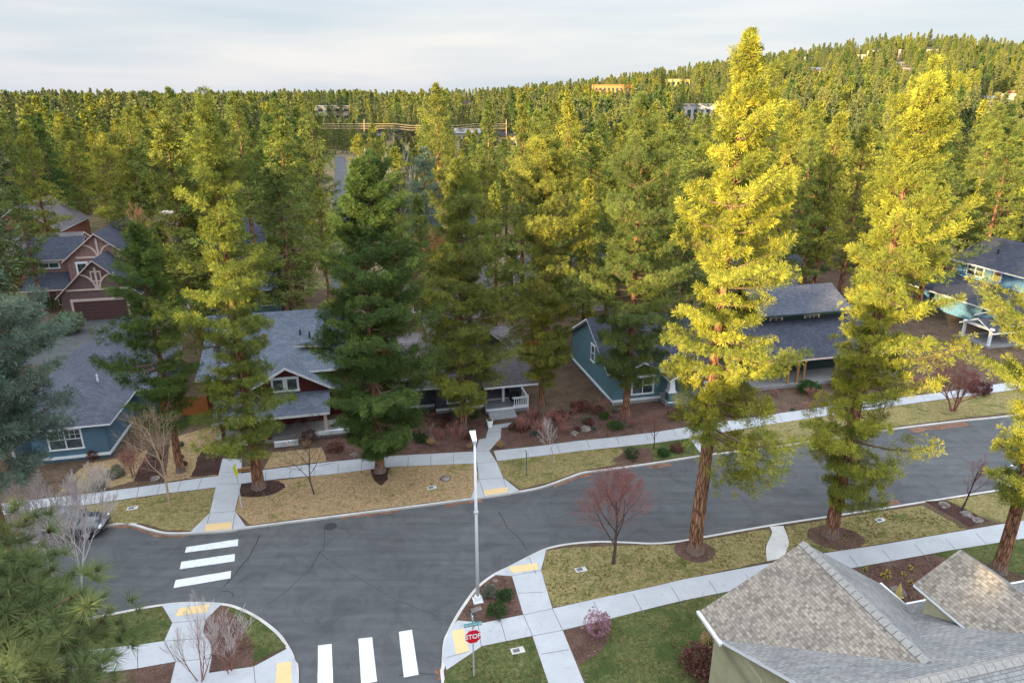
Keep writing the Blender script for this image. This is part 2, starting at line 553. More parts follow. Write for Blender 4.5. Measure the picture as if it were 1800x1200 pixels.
def pine_parts(h, prof, seed, tr=.32, axis=None, q='hero', leaf='leaf_pine', bark='bark', dens=1.0, dead=(0, 0),
               twist=.25, up=(-12, 42), gap=.30, clump=None):
    """prof: list of (z, r_left, r_right) rising; returns (trunk mesh, crown mesh) about the tree's base"""
    rng = np.random.default_rng(seed)
    rd = random.Random(seed)
    z0, z1 = prof[0][0], prof[-1][0]
    ax = axis or (lambda z: (0, 0))
    if q == 'hero':
        dens *= 1.15
    Q = {'hero': dict(sp=.60, nb=34, w=.08, ts=.34, step=.36, sub=3, k=(4, 6), lv=(.42, 1.27), s0=.38),
         'near': dict(sp=.30, nb=80, w=.036, ts=.31, step=.25, sub=3, k=(5, 6), lv=(.6, 1.1), s0=.25),
         'mid': dict(sp=.85, nb=13, w=.16, ts=.48, step=.55, sub=2, k=(4, 6), lv=(.5, 1.15), s0=.36),
         'far': dict(sp=1.2, nb=5, w=.44, ts=.80, step=1.0, sub=1, k=(4, 5), lv=(.55, 1.15), s0=.3)}[q]
    tb = MB()
    # trunk
    n = 14 if q != 'far' else 4
    pts, rads = [], []
    for i in range(n + 1):
        t = i / n
        z = h * (t ** 1.15) * .985
        a = ax(z)
        wob = .05 * math.sin(z * .5 + seed) * (t > .05)
        pts.append((a[0] + wob, a[1], z))
        rr = tr * (1 - t) ** .75 + .018
        if i == 0:
            rr *= 1.28
        rads.append(rr)
    if q in ('hero', 'near'):
        pts.insert(1, (ax(.5)[0], ax(.5)[1], .5))
        rads.insert(1, tr * 1.04)
    tb.tube(pts, rads, 12 if q == 'hero' else (9 if q == 'near' else 5))
    C, Ax, S, T = [], [], [], []
    z = z0 + .1
    off = rd.random() * 100
    while z < z1 - .15:
        kk = rd.randint(*Q['k'])
        a0 = rd.random() * 6.28
        for k in range(kk):
            az = a0 + k * 6.283 / kk + rd.uniform(-.4, .4)
            zz = max(z0, min(z + rd.uniform(-.25, .25) * Q["sp"] * 2, z1 - .1))
            rl, rr = interp(prof, zz)
            c = math.cos(az)
            r = (rl * max(-c, 0) + rr * max(c, 0) + (rl + rr) * .5 * (1 - abs(c)))
            g = noise.noise(Vector((math.cos(az) * 1.3 + off, math.sin(az) * 1.3, zz * .38)))
            L = r * rd.uniform(*Q['lv']) * (1 - gap * max(0, min(1, .5 - g * 2.4)))
            if rd.random() < .05 * gap * 4:
                L *= .5
            if L < .12:
                continue
            t = (zz - z0) / max(z1 - z0, .1)
            el = R(up[0] + (up[1] - up[0]) * t ** 1.1 + rd.uniform(-10, 10))
            bx, by = ax(zz)
            p0 = Vector((bx, by, zz))
            d = Vector((math.cos(az) * math.cos(el), math.sin(az) * math.cos(el), math.sin(el)))
            side = Vector((-math.sin(az), math.cos(az), 0))
            bend = rd.uniform(-.18, .18)

            def P(s):
                return p0 + d * (L * s) + Vector((0, 0, L * (.16 * s * s * s - .05 * math.sin(s * 3.1)))) + side * (bend * L * s * s)
            if q != 'far':
                nseg = 4 if q in ('hero', 'near') else 2
                br = min(.075, .018 + .014 * L)
                tb.tube([P(i / nseg) for i in range(nseg + 1)], [br * (1 - .75 * i / nseg) for i in range(nseg + 1)],
                        4 if q in ('hero', 'near') else 3, 1)
            if dead[0] <= zz < dead[1] and rd.random() < .8:
                continue
            ns = max(2, int(L / Q['step'] * dens + .5))
            btint = rd.uniform(-.16, .16)
            for i in range(ns):
                s = Q['s0'] + (1 - Q['s0']) * (i + rd.uniform(.2, 1)) / ns if L > 1 else (i + 1) / ns
                s = min(s, 1.0)
                p = P(s)
                C.append(p), Ax.append(d + Vector((0, 0, .55)))
                S.append(Q['ts'] * rd.uniform(.8, 1.15))
                T.append(.5 + btint + rd.uniform(-.17, .17))
                # side twigs, each ending in its own tuft
                wl = L * (.34 if s < .75 else .24) * (1.1 - abs(s - .6))
                for j in range(Q['sub']):
                    sg = 1 if (j + i) % 2 else -1
                    e = p + side * (sg * wl * rd.uniform(.35, 1.15)) + d * (wl * rd.uniform(.0, .8)) + Vector(
                        (0, 0, rd.uniform(-.05, .25) * wl + rd.uniform(-.06, .10)))
                    if q in ('hero', 'near') and j < 2:
                        tb.add([p + Vector((0, 0, .008)), p - Vector((0, 0, .012)), e], [(0, 1, 2)], 1)
                    C.append(e), Ax.append((e - p).normalized() + Vector((0, 0, .8)))
                    S.append(Q['ts'] * rd.uniform(.75, 1.15))
                    T.append(.5 + btint + rd.uniform(-.19, .19))
        z += Q['sp'] * (1.0 if z < z0 + .75 * (z1 - z0) else .72) / dens ** .5
    tx, ty = ax(z1)
    for i in range(4):
        C.append(Vector((tx, ty, z1 - .1 - i * .22))), Ax.append(Vector((0, 0, 1)))
        S.append(Q['ts']), T.append(.6)
    for (cx, cy, cz, rx, ry, rz, cnt) in clump or []:
        for i in range(cnt):
            v = Vector((rd.gauss(0, .45), rd.gauss(0, .45), rd.gauss(0, .45)))
            C.append(Vector((cx + v.x * rx, cy + v.y * ry, cz + v.z * rz))), Ax.append(v + Vector((0, 0, .6)))
            S.append(Q['ts'] * rd.uniform(.8, 1.2)), T.append(.5 + rd.uniform(-.2, .2))
    C = np.array([tuple(c) for c in C])
    Ax = np.array([tuple(c) for c in Ax])
    S, T = np.array(S), np.array(T)
    axs = np.array([ax(float(z_)) for z_ in np.maximum(C[:, 2], 0)])
    O = np.stack([C[:, 0] - axs[:, 0], C[:, 1] - axs[:, 1], np.zeros(len(C))], 1)
    O /= np.maximum(np.linalg.norm(O, axis=1, keepdims=True), .15)
    O[:, 2] += .45
    V = tufts(C, Ax, S, Q['nb'], Q['w'], rng, spread=(12, 105) if q != 'near' else (10, 95), taper=(q not in ('near',)), O=O)
    cm = tri_mesh('crown', V, np.clip(np.repeat(T, Q['nb']) + rng.uniform(-.09, .09, len(T) * Q['nb']), 0, 1), leaf)
    to = tb.build('trunk', [bark, 'limb'])
    tm = to.data
    bpy.data.objects.remove(to)
    sm = np.zeros(len(tm.polygons), bool)
    ntr = 12 if q == 'hero' else 9
    sm[:n * ntr] = True
    tm.polygons.foreach_set('use_smooth', sm)
    return tm, cm, (C, S)


def put_tree(tm, cm, loc, rz=0, sc=1.0, label=None, group=None, name='pine_tree', cat='tree'):
    t = empty(name, loc, rz, label, cat, group)
    if sc != 1.0:
        t.scale = (sc, sc, sc) if not isinstance(sc, tuple) else sc
    a = bpy.data.objects.new('trunk', tm)
    b = bpy.data.objects.new('crown', cm)
    link(a, t)
    link(b, t)
    return t


def hero(base, top_py, rows, seed, label, tr=.32, lean=None, group='tall ponderosa pines along the street', base_z=GZ, **kw):
    """base = pixel of the foot; rows = crown edges measured at heights given by their picture row"""
    b = G(base[0], base[1], base_z)
    zt = atY(900, top_py, b.y).z
    h = zt - b.z
    tx = lean if lean is not None else 0

    def ax(z):
        return (tx * (z / h) ** 1.5, 0)
    prof = []
    for (py, xl, xr) in rows:
        p = atY(900, py, b.y)
        z = p.z - b.z
        cx, _, dep = pxof((b.x + ax(max(z, 0))[0], b.y, p.z))
        s = dep / CF
        prof.append((z, max(.15, (cx - xl) * s * 1.04), max(.15, (xr - cx) * s * 1.04)))
    prof.sort()
    tm, cm, _ = pine_parts(h, prof, seed, tr, ax, **kw)
    return put_tree(tm, cm, b, 0, 1, label, group)


def bg_pine(px, top_py, Y, wpx, bottom_py, label, seed, leaf='leaf_pine', q='mid', wide=.6, group='pines behind the near row of houses', name='pine_tree', **kw):
    """a single pine further off: px and top_py of its tip, crown width in pixels, distance Y"""
    p = atY(px, top_py, Y)
    gz = terrain_h(p.x, Y)
    h = p.z - gz
    sc = pxof(p)[2] / CF
    zb = max(atY(px, bottom_py, Y).z - gz, h * .12)
    r = wpx * .5 * sc
    prof = [(zb, r * .75, r * .75), (zb + (h - zb) * .2, r, r), (zb + (h - zb) * wide, r * .72, r * .72),
            (zb + (h - zb) * .85, r * .42, r * .42), (h, .2, .2)]
    tm, cm, _ = pine_parts(h, prof, seed, .014 * h, q=q, leaf=leaf, **kw)
    return put_tree(tm, cm, (p.x, p.y, gz), 0, 1, label, group, name)


def bare_mesh(h, seed, mat, spread=.9, th=.07, levels=4, first=.25, kids=6, up=.55, fine=1.0, shape='round', stems=1, kl=1.0):
    """leafless tree or shrub: recursive tapering twigs"""
    rd = random.Random(seed)
    mb = MB()
    fm = MB()

    def grow(p, d, L, r, lv):
        nseg = 4 if lv <= 1 else 3
        pts, rr = [p], [r]
        q = p.copy()
        dd = d.copy()
        for i in range(nseg):
            dd = (dd + Vector((rd.gauss(0, .09), rd.gauss(0, .09), rd.gauss(0, .05) + .05 * (lv > 0)))).normalized()
            q = q + dd * (L / nseg)
            pts.append(q.copy())
            rr.append(max(r * (1 - .72 * (i + 1) / nseg), .0035 * fine))
        if lv <= 1:
            mb.tube(pts, rr, 6 if lv == 0 else 4)
        else:
            fm.tube(pts, rr, 3)
        if lv >= levels:
            return
        n = kids if lv == 0 else max(3, int(kids * .8))
        for k in range(n):
            t = (first if lv == 0 else .25) + (1 - (first if lv == 0 else .25)) * (k + rd.random()) / n
            f = t * nseg
            i = min(int(f), nseg - 1)
            bp = pts[i].lerp(pts[i + 1], f - i)
            az = k * 2.4 + rd.uniform(-.5, .5) + lv
            loc = (pts[i + 1] - pts[i]).normalized()
            x = loc.cross(Vector((.2, .9, .3))).normalized()
            y = loc.cross(x)
            ang = spread * rd.uniform(.6, 1.1)
            nd = loc * math.cos(ang) + (x * math.cos(az) + y * math.sin(az)) * math.sin(ang)
            nd = (nd + Vector((0, 0, up * .5))).normalized()
            fac = (1.05 - .62 * t) if shape == 'round' else (.75 - .35 * t)
            grow(bp, nd, L * fac * (kl if lv == 0 else 1) * rd.uniform(.55, .85), max(r * (1 - .72 * t) * .62, .004), lv + 1)
    for s in range(stems):
        a = s * 2.4 + rd.random()
        o = Vector((math.cos(a), math.sin(a), 0)) * (.12 * (stems > 1))
        d0 = Vector((math.cos(a) * .35 * (stems > 1), math.sin(a) * .35 * (stems > 1), 1)).normalized()
        grow(o, d0, h * (.8 if stems == 1 else rd.uniform(.6, .85)), th, 0)
    return mb, fm


def bare_tree(loc, h, seed, trunk_mat, twig_mat, label, name='bare_tree', cat='tree', group=None, **kw):
    t = empty(name, loc, 0, label, cat, group)
    mb, fm = bare_mesh(h, seed, None, **kw)
    mb.build('trunk', trunk_mat, t, True)
    fm.build('branches', twig_mat, t)
    return t


def leafy_shrub(loc, r, h, seed, leaf, label, name='shrub', cat='shrub', n=260, nb=9, ts=.13, w=.3, group=None, twig='twig_dark', ball=True):
    rng = np.random.default_rng(seed)
    d = rng.normal(size=(n, 3))
    d /= np.linalg.norm(d, axis=1, keepdims=True)
    d[:, 2] = np.abs(d[:, 2]) if not ball else d[:, 2]
    rad = rng.uniform(.55, 1.0, (n, 1)) * (1 + .18 * np.sin(d[:, :1] * 5 + seed) * np.cos(d[:, 1:2] * 4))
    P = d * rad * np.array([[r, r, h / 2 if ball else h]])
    P[:, 2] += (h / 2 if ball else 0.03)
    P[:, 2] = np.maximum(P[:, 2], .03)
    A = d + np.array([[0, 0, .5]])
    V = tufts(P, A, np.full(n, ts), nb, w, rng, (5, 90), True)
    T = np.clip(np.repeat(rng.uniform(.25, .8, n), nb) + rng.uniform(-.2, .2, n * nb), 0, 1)
    me = tri_mesh('foliage', V, T, leaf)
    t = empty(name, loc, 0, label, cat, group)
    link(bpy.data.objects.new('foliage', me), t)
    mb = MB()
    rd = random.Random(seed)
    for k in range(9):
        a = k * .7
        e = Vector((math.cos(a) * r * .6, math.sin(a) * r * .6, h * .7))
        mb.tube([(0, 0, 0), e * .5 + Vector((0, 0, .05)), e], [.02, .014, .006], 3)
    mb.build('stems', twig, t)
    return t


def grass_clump(loc, r, h, seed, leaf, label, name='ornamental_grass', cat='plant', nb=110, group=None):
    rng = np.random.default_rng(seed)
    P = np.zeros((1, 3))
    V = tufts(P, np.array([[0, 0, 1.]]), np.array([h]), nb, .06, rng, (2, 48), False)
    o = bpy.data.objects.new(name, tri_mesh(name, V, rng.uniform(.1, 1, nb), leaf))
    o.location = loc
    link(o)
    return tag(o, label, cat, group)


# ------------------------------------------------------------------ terrain
SKY = [(-3000, 172), (-400, 170), (0, 170), (450, 172), (700, 170), (800, 167), (900, 163), (1000, 155), (1100, 140), (1200, 124),
       (1300, 108), (1400, 93), (1500, 79), (1560, 68), (1620, 66), (1720, 76), (1800, 88), (2000, 110), (2400, 140), (4000, 160)]


def skyline(px):
    return interp([(a, b) for a, b in SKY], px)[0]


def ratio(py):
    d = (py - 600) / CF
    return -(ST + d * CT) / (CT - d * ST)


def terrain_h(x, y):
    if y < 110:
        return -.03
    t = x / y
    px = 900 + CF / CT * t
    hm = CH + 1000 * ratio(skyline(px)) - 17
    w = max(0, min(1, (y - 110) / 890))
    w = w * w * (3 - 2 * w)
    w2 = max(0, min(1, (y - 230) / 770))
    w2 = w2 ** 1.25
    k = w * .35 + w2 * .65
    hh = hm * k + noise.noise(Vector((x * .008, y * .008, 3))) * 5 * min(1, max(0, (y - 160) / 300))
    if y > 1000:
        hh -= (y - 1000) * .055
    return -.03 + max(hh, -60)


def build_terrain():
    n = 130
    ks = [((i / n) * 2 - 1) for i in range(n + 1)]
    cs = [math.copysign(abs(k) ** 2.4 * 7000, k) for k in ks]
    vs = [(x, y + 200, terrain_h(x, y + 200)) for y in cs for x in cs]
    fs = []
    for j in range(n):
        for i in range(n):
            a = j * (n + 1) + i
            fs.append((a, a + 1, a + n + 2, a + n + 1))
    mb = MB()
    mb.add(vs, fs)
    o = mb.build('ground', 'terrain', None, True)
    tag(o, kind='structure')


build_terrain()


def wob(poly, amp=.08, step=.35, seed=0, close=True):
    out = []
    n = len(poly)
    for i in range(n if close else n - 1):
        a, b = Vector(poly[i]), Vector(poly[(i + 1) % n])
        k = max(1, int((b - a).length / step))
        for j in range(k):
            p = a.lerp(b, j / k)
            q = noise.noise_vector(p * 1.7 + Vector((seed, 0, 0))) * amp
            out.append(Vector((p.x + q.x, p.y + q.y, p.z)))
    return out


def smooth_line(pts, n=6):
    """Catmull-Rom through the points"""
    pts = [Vector(p) for p in pts]
    out = []
    for i in range(len(pts) - 1):
        p0, p1, p2, p3 = pts[max(i - 1, 0)], pts[i], pts[i + 1], pts[min(i + 2, len(pts) - 1)]
        for j in range(n):
            t = j / n
            out.append(.5 * ((2 * p1) + (p2 - p0) * t + (2 * p0 - 5 * p1 + 4 * p2 - p3) * t * t + (3 * p1 - p0 - 3 * p2 + p3) * t ** 3))
    out.append(pts[-1])
    return out


def px_line(pts, z=GZ):
    return [G(a, b, z) for a, b in pts]


def structure(name, mb, mats):
    o = mb.build(name, mats)
    return tag(o, kind='structure')


def offset(line, d):
    out = []
    for i, p in enumerate(line):
        a, b = line[max(i - 1, 0)], line[min(i + 1, len(line) - 1)]
        t = (b - a)
        t.z = 0
        t.normalize()
        out.append(Vector((p.x - t.y * d, p.y + t.x * d, p.z)))
    return out


# kerb lines, traced on the ground plane
far_pts = [(190, 923), (248, 924), (286, 937), (332, 937)]
KF = smooth_line([uv2(-95, 46 - 4.2), uv2(-40, 41.9), G(190, 923), G(225, 921), G(262, 931), G(290, 937), G(332, 937), G(408, 932), G(434, 927),
                  G(600, 906), G(826, 877), G(915, 864), G(950, 857), G(975, 849), G(1002, 839), G(1025, 831), G(1055, 827),
                  G(1150, 814), G(1235, 801), G(1367, 785), G(1455, 771), G(1587, 752), G(1695, 739), G(1790, 729),
                  uv2(75, 42.3), uv2(160, 42.3)], 5)
s0 = G(776, 1155)
KSE = smooth_line([uv2(2.4, -12), uv2(2.4, 5), uv2(2.45, 18), G(776, 1200)] + [G(776, 1170), G(779, 1128), G(787, 1108), G(797, 1088), G(812, 1064), G(836, 1032),
                  G(865, 1009), G(895, 994), G(930, 976), G(961, 962), G(1000, 954), G(1050, 950), G(1095, 951), G(1150, 953),
                  G(1195, 949), G(1235, 942), G(1350, 922), G(1455, 906), G(1555, 891), G(1707, 867), uv2(60, 32.7), uv2(160, 32.7)], 5)
KSW = smooth_line([uv2(-95, 33.0), uv2(-30, 32.4), G(100, 1095), G(180, 1080), G(236, 1069), G(283, 1061), G(330, 1057), G(391, 1059), G(423, 1067), G(455, 1083),
                  G(490, 1110), G(509, 1136), G(519, 1159), G(525, 1197), uv2(-3.85, 18), uv2(-3.8, 5), uv2(-3.8, -12)], 5)


def block(name, line, back, hz=GZ - .004):
    """raised ground behind a kerb line"""
    mb = MB()
    poly = [Vector((p.x, p.y, hz)) for p in line + back]
    top = tessellate_polygon([poly])
    mb.flat(poly)
    return structure(name, mb, 'soil')


def kerb(name, line, inside):
    """kerb stone 0.16 m wide with a top at GZ and a face down to the road"""
    mb = MB()
    b = offset(line, inside)
    c = offset(line, -inside * 1.9)
    n = len(line)
    vs = []
    for p, q, r in zip(line, b, c):
        vs += [(p.x, p.y, .008), (p.x, p.y, GZ), (q.x, q.y, GZ + .001), (q.x, q.y, GZ - .01), (r.x, r.y, .006)]
    fs = []
    for i in range(n - 1):
        a = i * 5
        for k in range(3):
            fs.append((a + k, a + 5 + k, a + 6 + k, a + 1 + k))
    mb.add(vs, fs)
    o = structure(name, mb, ['kerb', 'conc'])
    return o


road = MB()
road.flat([uv2(-95, 26, 0), uv2(-95, 48, 0), uv2(160, 48, 0), uv2(160, 30, 0), uv2(6, 30, 0), uv2(6, -12, 0), uv2(-12, -12, 0), uv2(-12, 26, 0)])


def strip(mb, line, w, z, slot=0, taper=False):
    a, b = offset(line, w / 2), offset(line, -w / 2)
    n = len(line)
    vs = [(p.x, p.y, z) for p in a] + [(p.x, p.y, z) for p in b]
    mb.add(vs, [(n + i, n + i + 1, i + 1, i) for i in range(n - 1)], slot)


def crack(pts, w=.035, seed=1):
    ln = wob(px_line(pts, 0), .10, .25, seed, False)
    strip(road, ln, w, .005, 1)


crack([(457, 941), (440, 975), (415, 1008), (388, 1037)], .07, 1)
crack([(388, 1037), (410, 1042), (407, 1056)], .05, 2)
crack([(571, 930), (569, 960), (545, 1000), (500, 1040), (465, 1068)], .04, 3)
crack([(320, 955), (300, 975), (288, 990)], .03, 4)
crack([(876, 898), (893, 928), (915, 948), (930, 972)], .06, 5)
crack([(700, 1056), (730, 1068), (760, 1078), (775, 1082)], .035, 6)
crack([(560, 970), (620, 1010), (700, 1056)], .025, 7)
crack([(700, 1185), (735, 1183), (772, 1184)], .04, 8)
crack([(1240, 850), (1300, 870), (1330, 905)], .025, 9)
mh = G(581, 925, 0)
road.add([(mh.x + math.cos(a) * .42, mh.y + math.sin(a) * .42, .008) for a in [k * .524 for k in range(12)]], [tuple(range(12))], 1)
structure('road', road, ['asphalt', 'crack'])
block('north_verge', KF, [uv2(160, 100), uv2(-95, 100)])
block('south_east_verge', list(KSE), [uv2(160, -10)])
block('south_west_verge', list(KSW), [uv2(-95, -10)])
kerb('north_kerb', KF, .17)
kerb('south_east_kerb', KSE, -.17)
kerb('south_west_kerb', KSW, -.17)

# gutter litter
mb = MB()
for pts, w in (([(190, 925), (240, 926), (285, 940), (335, 940)], .45), ([(600, 911), (700, 898)], .3), ([(780, 889), (826, 881), (850, 880)], .4),
               ([(975, 855), (1010, 840), (1040, 834)], .4), ([(1140, 821), (1180, 816)], .5), ([(1600, 757), (1650, 750), (1700, 744)], .8),
               ([(1560, 886), (1580, 883)], .5), ([(770, 1175), (776, 1185), (772, 1195)], .5)):
    ln = px_line(pts, 0)
    ln = smooth_line(ln, 6)
    a = offset(ln, w * .5)
    b = offset(ln, -w * .5)
    mb.flat([Vector((p.x, p.y, .0125)) for p in wob(a + b[::-1], .2, .12, 3)])
structure('needle_litter', mb, 'litter')


def patch(name, polys, mat, z, amp=.08, seed=0):
    mb = MB()
    for i, pl in enumerate(polys):
        w = [Vector((p.x, p.y, z + i * .0005)) for p in wob(pl, amp, .3, seed + i * 3)] if amp else [Vector((p[0], p[1], z)) for p in pl]
        mb.flat(w)
    return structure(name, mb, mat)


PX = px_line
# lawns
patch('dry_lawn', [PX([(425, 851), (575, 834), (690, 820), (835, 814), (842, 842), (829, 872), (820, 875), (600, 902), (440, 922), (414, 898)])], 'drylawn', GZ + .001, .05)
patch('lawn', [
    PX([(60, 899), (150, 888), (290, 868), (380, 857), (370, 900), (336, 932), (290, 931), (250, 919), (190, 918), (60, 926)]),
    PX([(872, 811), (950, 801), (1022, 792), (1090, 786), (1100, 800), (1080, 816), (1052, 822), (1020, 828), (970, 845), (916, 859), (886, 839)]),
    PX([(1238, 770), (1350, 746), (1447, 731), (1645, 704), (1800, 684), (1800, 722), (1695, 734), (1587, 747), (1455, 766), (1367, 780), (1262, 790)]),
    PX([(1000, 962), (1095, 958), (1195, 957), (1330, 932), (1352, 930), (1357, 944), (1345, 958), (1347, 986), (1200, 1017), (1150, 1029), (1025, 1056), (972, 1067), (952, 1004), (961, 968)]),
    PX([(1380, 925), (1455, 913), (1555, 898), (1620, 888), (1700, 930), (1543, 956), (1450, 970), (1378, 980), (1387, 947)]),
    PX([(1700, 873), (1800, 858), (1800, 915), (1760, 918), (1640, 882)]),
], 'lawn', GZ + .001, .07, 5)
patch('green_lawn', [
    PX([(786, 1178), (847, 1136), (934, 1118), (964, 1199), (990, 1290), (760, 1290)]),
    PX([(1076, 1087), (1150, 1068), (1290, 1038), (1500, 1000), (1560, 1100), (1330, 1290), (1060, 1290), (1018, 1167), (1050, 1150), (1070, 1125)]),
    PX([(1480, 1002), (1663, 969), (1800, 945), (1800, 1010), (1690, 975), (1600, 1020)]),
    PX([(1095, 786), (1147, 779), (1210, 770), (1234, 797), (1180, 806), (1150, 810)]),
    PX([(150, 1090), (236, 1075), (283, 1066), (303, 1095), (289, 1126), (242, 1133), (150, 1150)]),
    PX([(392, 1064), (423, 1073), (455, 1089), (482, 1112), (502, 1135), (446, 1165), (420, 1120), (395, 1095)]),
], 'green', GZ + .0015, .07, 9)
# front yards of the far side are mulch beds with lawn pieces
patch('mulch_bed', [
    PX([(700, 728), (835, 722), (856, 745), (835, 792), (687, 800), (575, 811), (560, 770)]),
    PX([(904, 742), (1200, 700), (1240, 742), (1147, 759), (1012, 774), (944, 783), (867, 790), (881, 752)]),
    PX([(1072, 812), (1104, 789), (1140, 786), (1150, 808)]),
    PX([(869, 1011), (900, 1013), (919, 1078), (850, 1093), (808, 1088), (838, 1042)]),
    PX([(990, 1108), (1022, 1100), (1070, 1125), (1050, 1150), (1018, 1167)]),
    PX([(362, 1090), (393, 1064), (420, 1090), (445, 1130), (446, 1165), (368, 1181), (372, 1156), (371, 1130), (357, 1110)]),
    PX([(240, 1176), (309, 1163), (300, 1199), (280, 1290), (180, 1290)]),
    PX([(1497, 1000), (1640, 972), (1700, 1000), (1640, 1080), (1540, 1060)]),
    PX([(1120, 745), (1240, 722), (1400, 712), (1450, 706), (1445, 714), (1220, 748), (1150, 758)]),
], 'mulch', GZ + .0035, .08, 21)
patch('tree_bed', [
    [G(1222, 968) + Vector((math.cos(a) * 1.25, math.sin(a) * 1.1, 0)) for a in [k * .4488 for k in range(14)]],
    [G(1468, 944) + Vector((math.cos(a) * 1.75, math.sin(a) * 1.3, 0)) for a in [k * .4488 for k in range(14)]],
], 'mulch', GZ + .005, .1, 31)
patch('needle_bed', [
    [G(450, 857) + Vector((math.cos(a) * 1.9 + .1, math.sin(a) * 1.2, 0)) for a in [k * .4488 for k in range(14)]],
    PX([(650, 822), (685, 822), (682, 840), (670, 853), (655, 842)]),
    PX([(335, 838), (352, 795), (378, 775), (392, 800), (388, 834)]),
    PX([(235, 845), (262, 790), (300, 780), (272, 848)]),
], 'darkmulch', GZ + .0045, .15, 41)
patch('yard_grass', [
    PX([(100, 868), (150, 815), (235, 800), (260, 790), (240, 845), (170, 862)]),
    PX([(290, 846), (300, 770), (385, 745), (392, 790), (386, 834)]),
    PX([(462, 824), (480, 795), (570, 785), (575, 810)]),
], 'drylawn', GZ + .0012, .12, 51)
patch('rock_strip', [PX([(1625, 881), (1665, 879), (1740, 915), (1705, 926)])], 'darkmulch', GZ + .004, .1, 61)


# sidewalks: slab sheets with joints in a second material
def slab(name, polys, joints=(), z=GZ + .012, mat='conc'):
    mb = MB()
    for pl in polys:
        mb.flat([Vector((p[0], p[1], z)) for p in pl])
    for (a, b) in joints:
        strip(mb, [G(*a, z), G(*b, z)], .035, z + .003, 1)
    return structure(name, mb, [mat, 'joint'])


def lerp2(a, b, t):
    return (a[0] + (b[0] - a[0]) * t, a[1] + (b[1] - a[1]) * t)


def long_walk(name, top, bot, nj, extra=(), skip=()):
    js = []
    tp, bp = PX(top), PX(bot)
    n = nj
    for i in range(1, n):
        t = i / n
        a = tp[0].lerp(tp[-1], t)
        b = bp[0].lerp(bp[-1], t)
        js.append((a, b))
    mb = MB()
    zz = GZ + .0105
    mb.flat([Vector((p.x, p.y, zz)) for p in tp + bp[::-1]])
    for e in extra:
        mb.flat([Vector((p.x, p.y, zz)) for p in PX(e)])
    for a, b in js:
        strip(mb, [Vector((a.x, a.y, 0)), Vector((b.x, b.y, 0))], .035, zz + .003, 1)
    return structure(name, mb, ['conc', 'joint'])


long_walk('north_sidewalk_west', [(-160, 905), (10, 884), (165, 866), (250, 855), (345, 841), (391, 835)],
          [(-150, 923), (29, 902), (150, 887), (290, 867), (382, 856)], 14)
long_walk('north_sidewalk_middle', [(424, 832), (462, 826), (575, 812), (687, 801), (800, 795), (836, 793)],
          [(423, 850), (492, 841), (575, 834), (690, 820), (836, 814)], 10)
long_walk('north_sidewalk_east', [(868, 792), (944, 784), (1012, 775), (1072, 769), (1147, 760), (1217, 749), (1350, 729), (1450, 715), (1652, 690), (1800, 668), (2100, 628)],
          [(874, 810), (950, 801), (1022, 792), (1147, 779), (1210, 770), (1350, 746), (1442, 732), (1645, 703), (1800, 683), (2110, 640)], 30)
slab('ramp_walk_west', [PX([(391, 806), (425, 806), (424, 850), (413, 898), (414, 899), (433, 926), (408, 931), (360, 935), (333, 936), (369, 901), (380, 853)])],
     [((369, 901), (414, 898)), ((384, 850), (424, 850)), ((388, 830), (424, 830)), ((369, 901), (361, 934)), ((414, 899), (408, 931))])
slab('ramp_walk_east', [PX([(842, 772), (854, 770), (860, 748), (901, 742), (903, 748), (881, 752), (880, 770), (860, 792), (872, 810), (885, 840), (914, 863), (892, 867), (852, 873), (827, 876), (842, 842), (836, 792)])],
     [((842, 842), (885, 840)), ((837, 814), (872, 811)), ((836, 793), (864, 792)), ((842, 842), (852, 873)), ((885, 840), (892, 867)), ((858, 760), (881, 757))])
slab('garden_path', [PX([(1211, 769), (1228, 767), (1240, 790), (1238, 799), (1232, 797)])])
slab('curved_path', [smooth_line(PX([(1353, 925), (1357, 937), (1347, 960), (1348, 986)]), 4) + smooth_line(PX([(1377, 980), (1386, 960), (1385, 944), (1377, 924)]), 4)],
     [], GZ + .006, 'kerb')
long_walk('south_sidewalk_east', [(971, 1069), (1025, 1057), (1150, 1030), (1200, 1018), (1340, 992), (1447, 972), (1543, 958), (1753, 922), (1900, 900), (2100, 868)],
          [(989, 1107), (1022, 1099), (1076, 1086), (1150, 1067), (1200, 1055), (1290, 1037), (1497, 998), (1663, 968), (1800, 946), (2130, 893)], 20)
slab('south_corner_walk', [PX([(870, 1010), (896, 994), (930, 977), (961, 963), (951, 1002), (971, 1069), (989, 1107), (1027, 1200), (1065, 1300), (1000, 1300), (964, 1200), (936, 1117),
                               (847, 1135), (785, 1177), (778, 1155), (781, 1130), (789, 1108), (804, 1090), (850, 1094), (920, 1080), (900, 1012)])],
     [((951, 1002), (897, 1012)), ((955, 1040), (911, 1042)), ((971, 1069), (920, 1080)), ((920, 1080), (936, 1117)), ((971, 1069), (989, 1107)),
      ((936, 1117), (989, 1107)), ((879, 1088), (890, 1126)), ((840, 1095), (846, 1135)), ((951, 1149), (1000, 1141)), ((785, 1155), (824, 1144)), ((942, 1008), (930, 979)), ((976, 1225), (1030, 1215))])
slab('south_west_walk', [PX([(284, 1062), (330, 1058), (391, 1060), (362, 1088), (356, 1110), (370, 1130), (372, 1156), (367, 1182), (446, 1171), (509, 1137), (519, 1160), (524, 1198), (522, 1240), (360, 1300),
                             (280, 1300), (300, 1200), (309, 1162), (242, 1174), (-60, 1215), (-60, 1165), (242, 1133), (289, 1126), (303, 1094)])],
     [((289, 1126), (356, 1121)), ((289, 1126), (309, 1162)), ((309, 1162), (372, 1156)), ((446, 1171), (450, 1215)), ((303, 1094), (362, 1088)), ((242, 1133), (242, 1174))])
mb = MB()
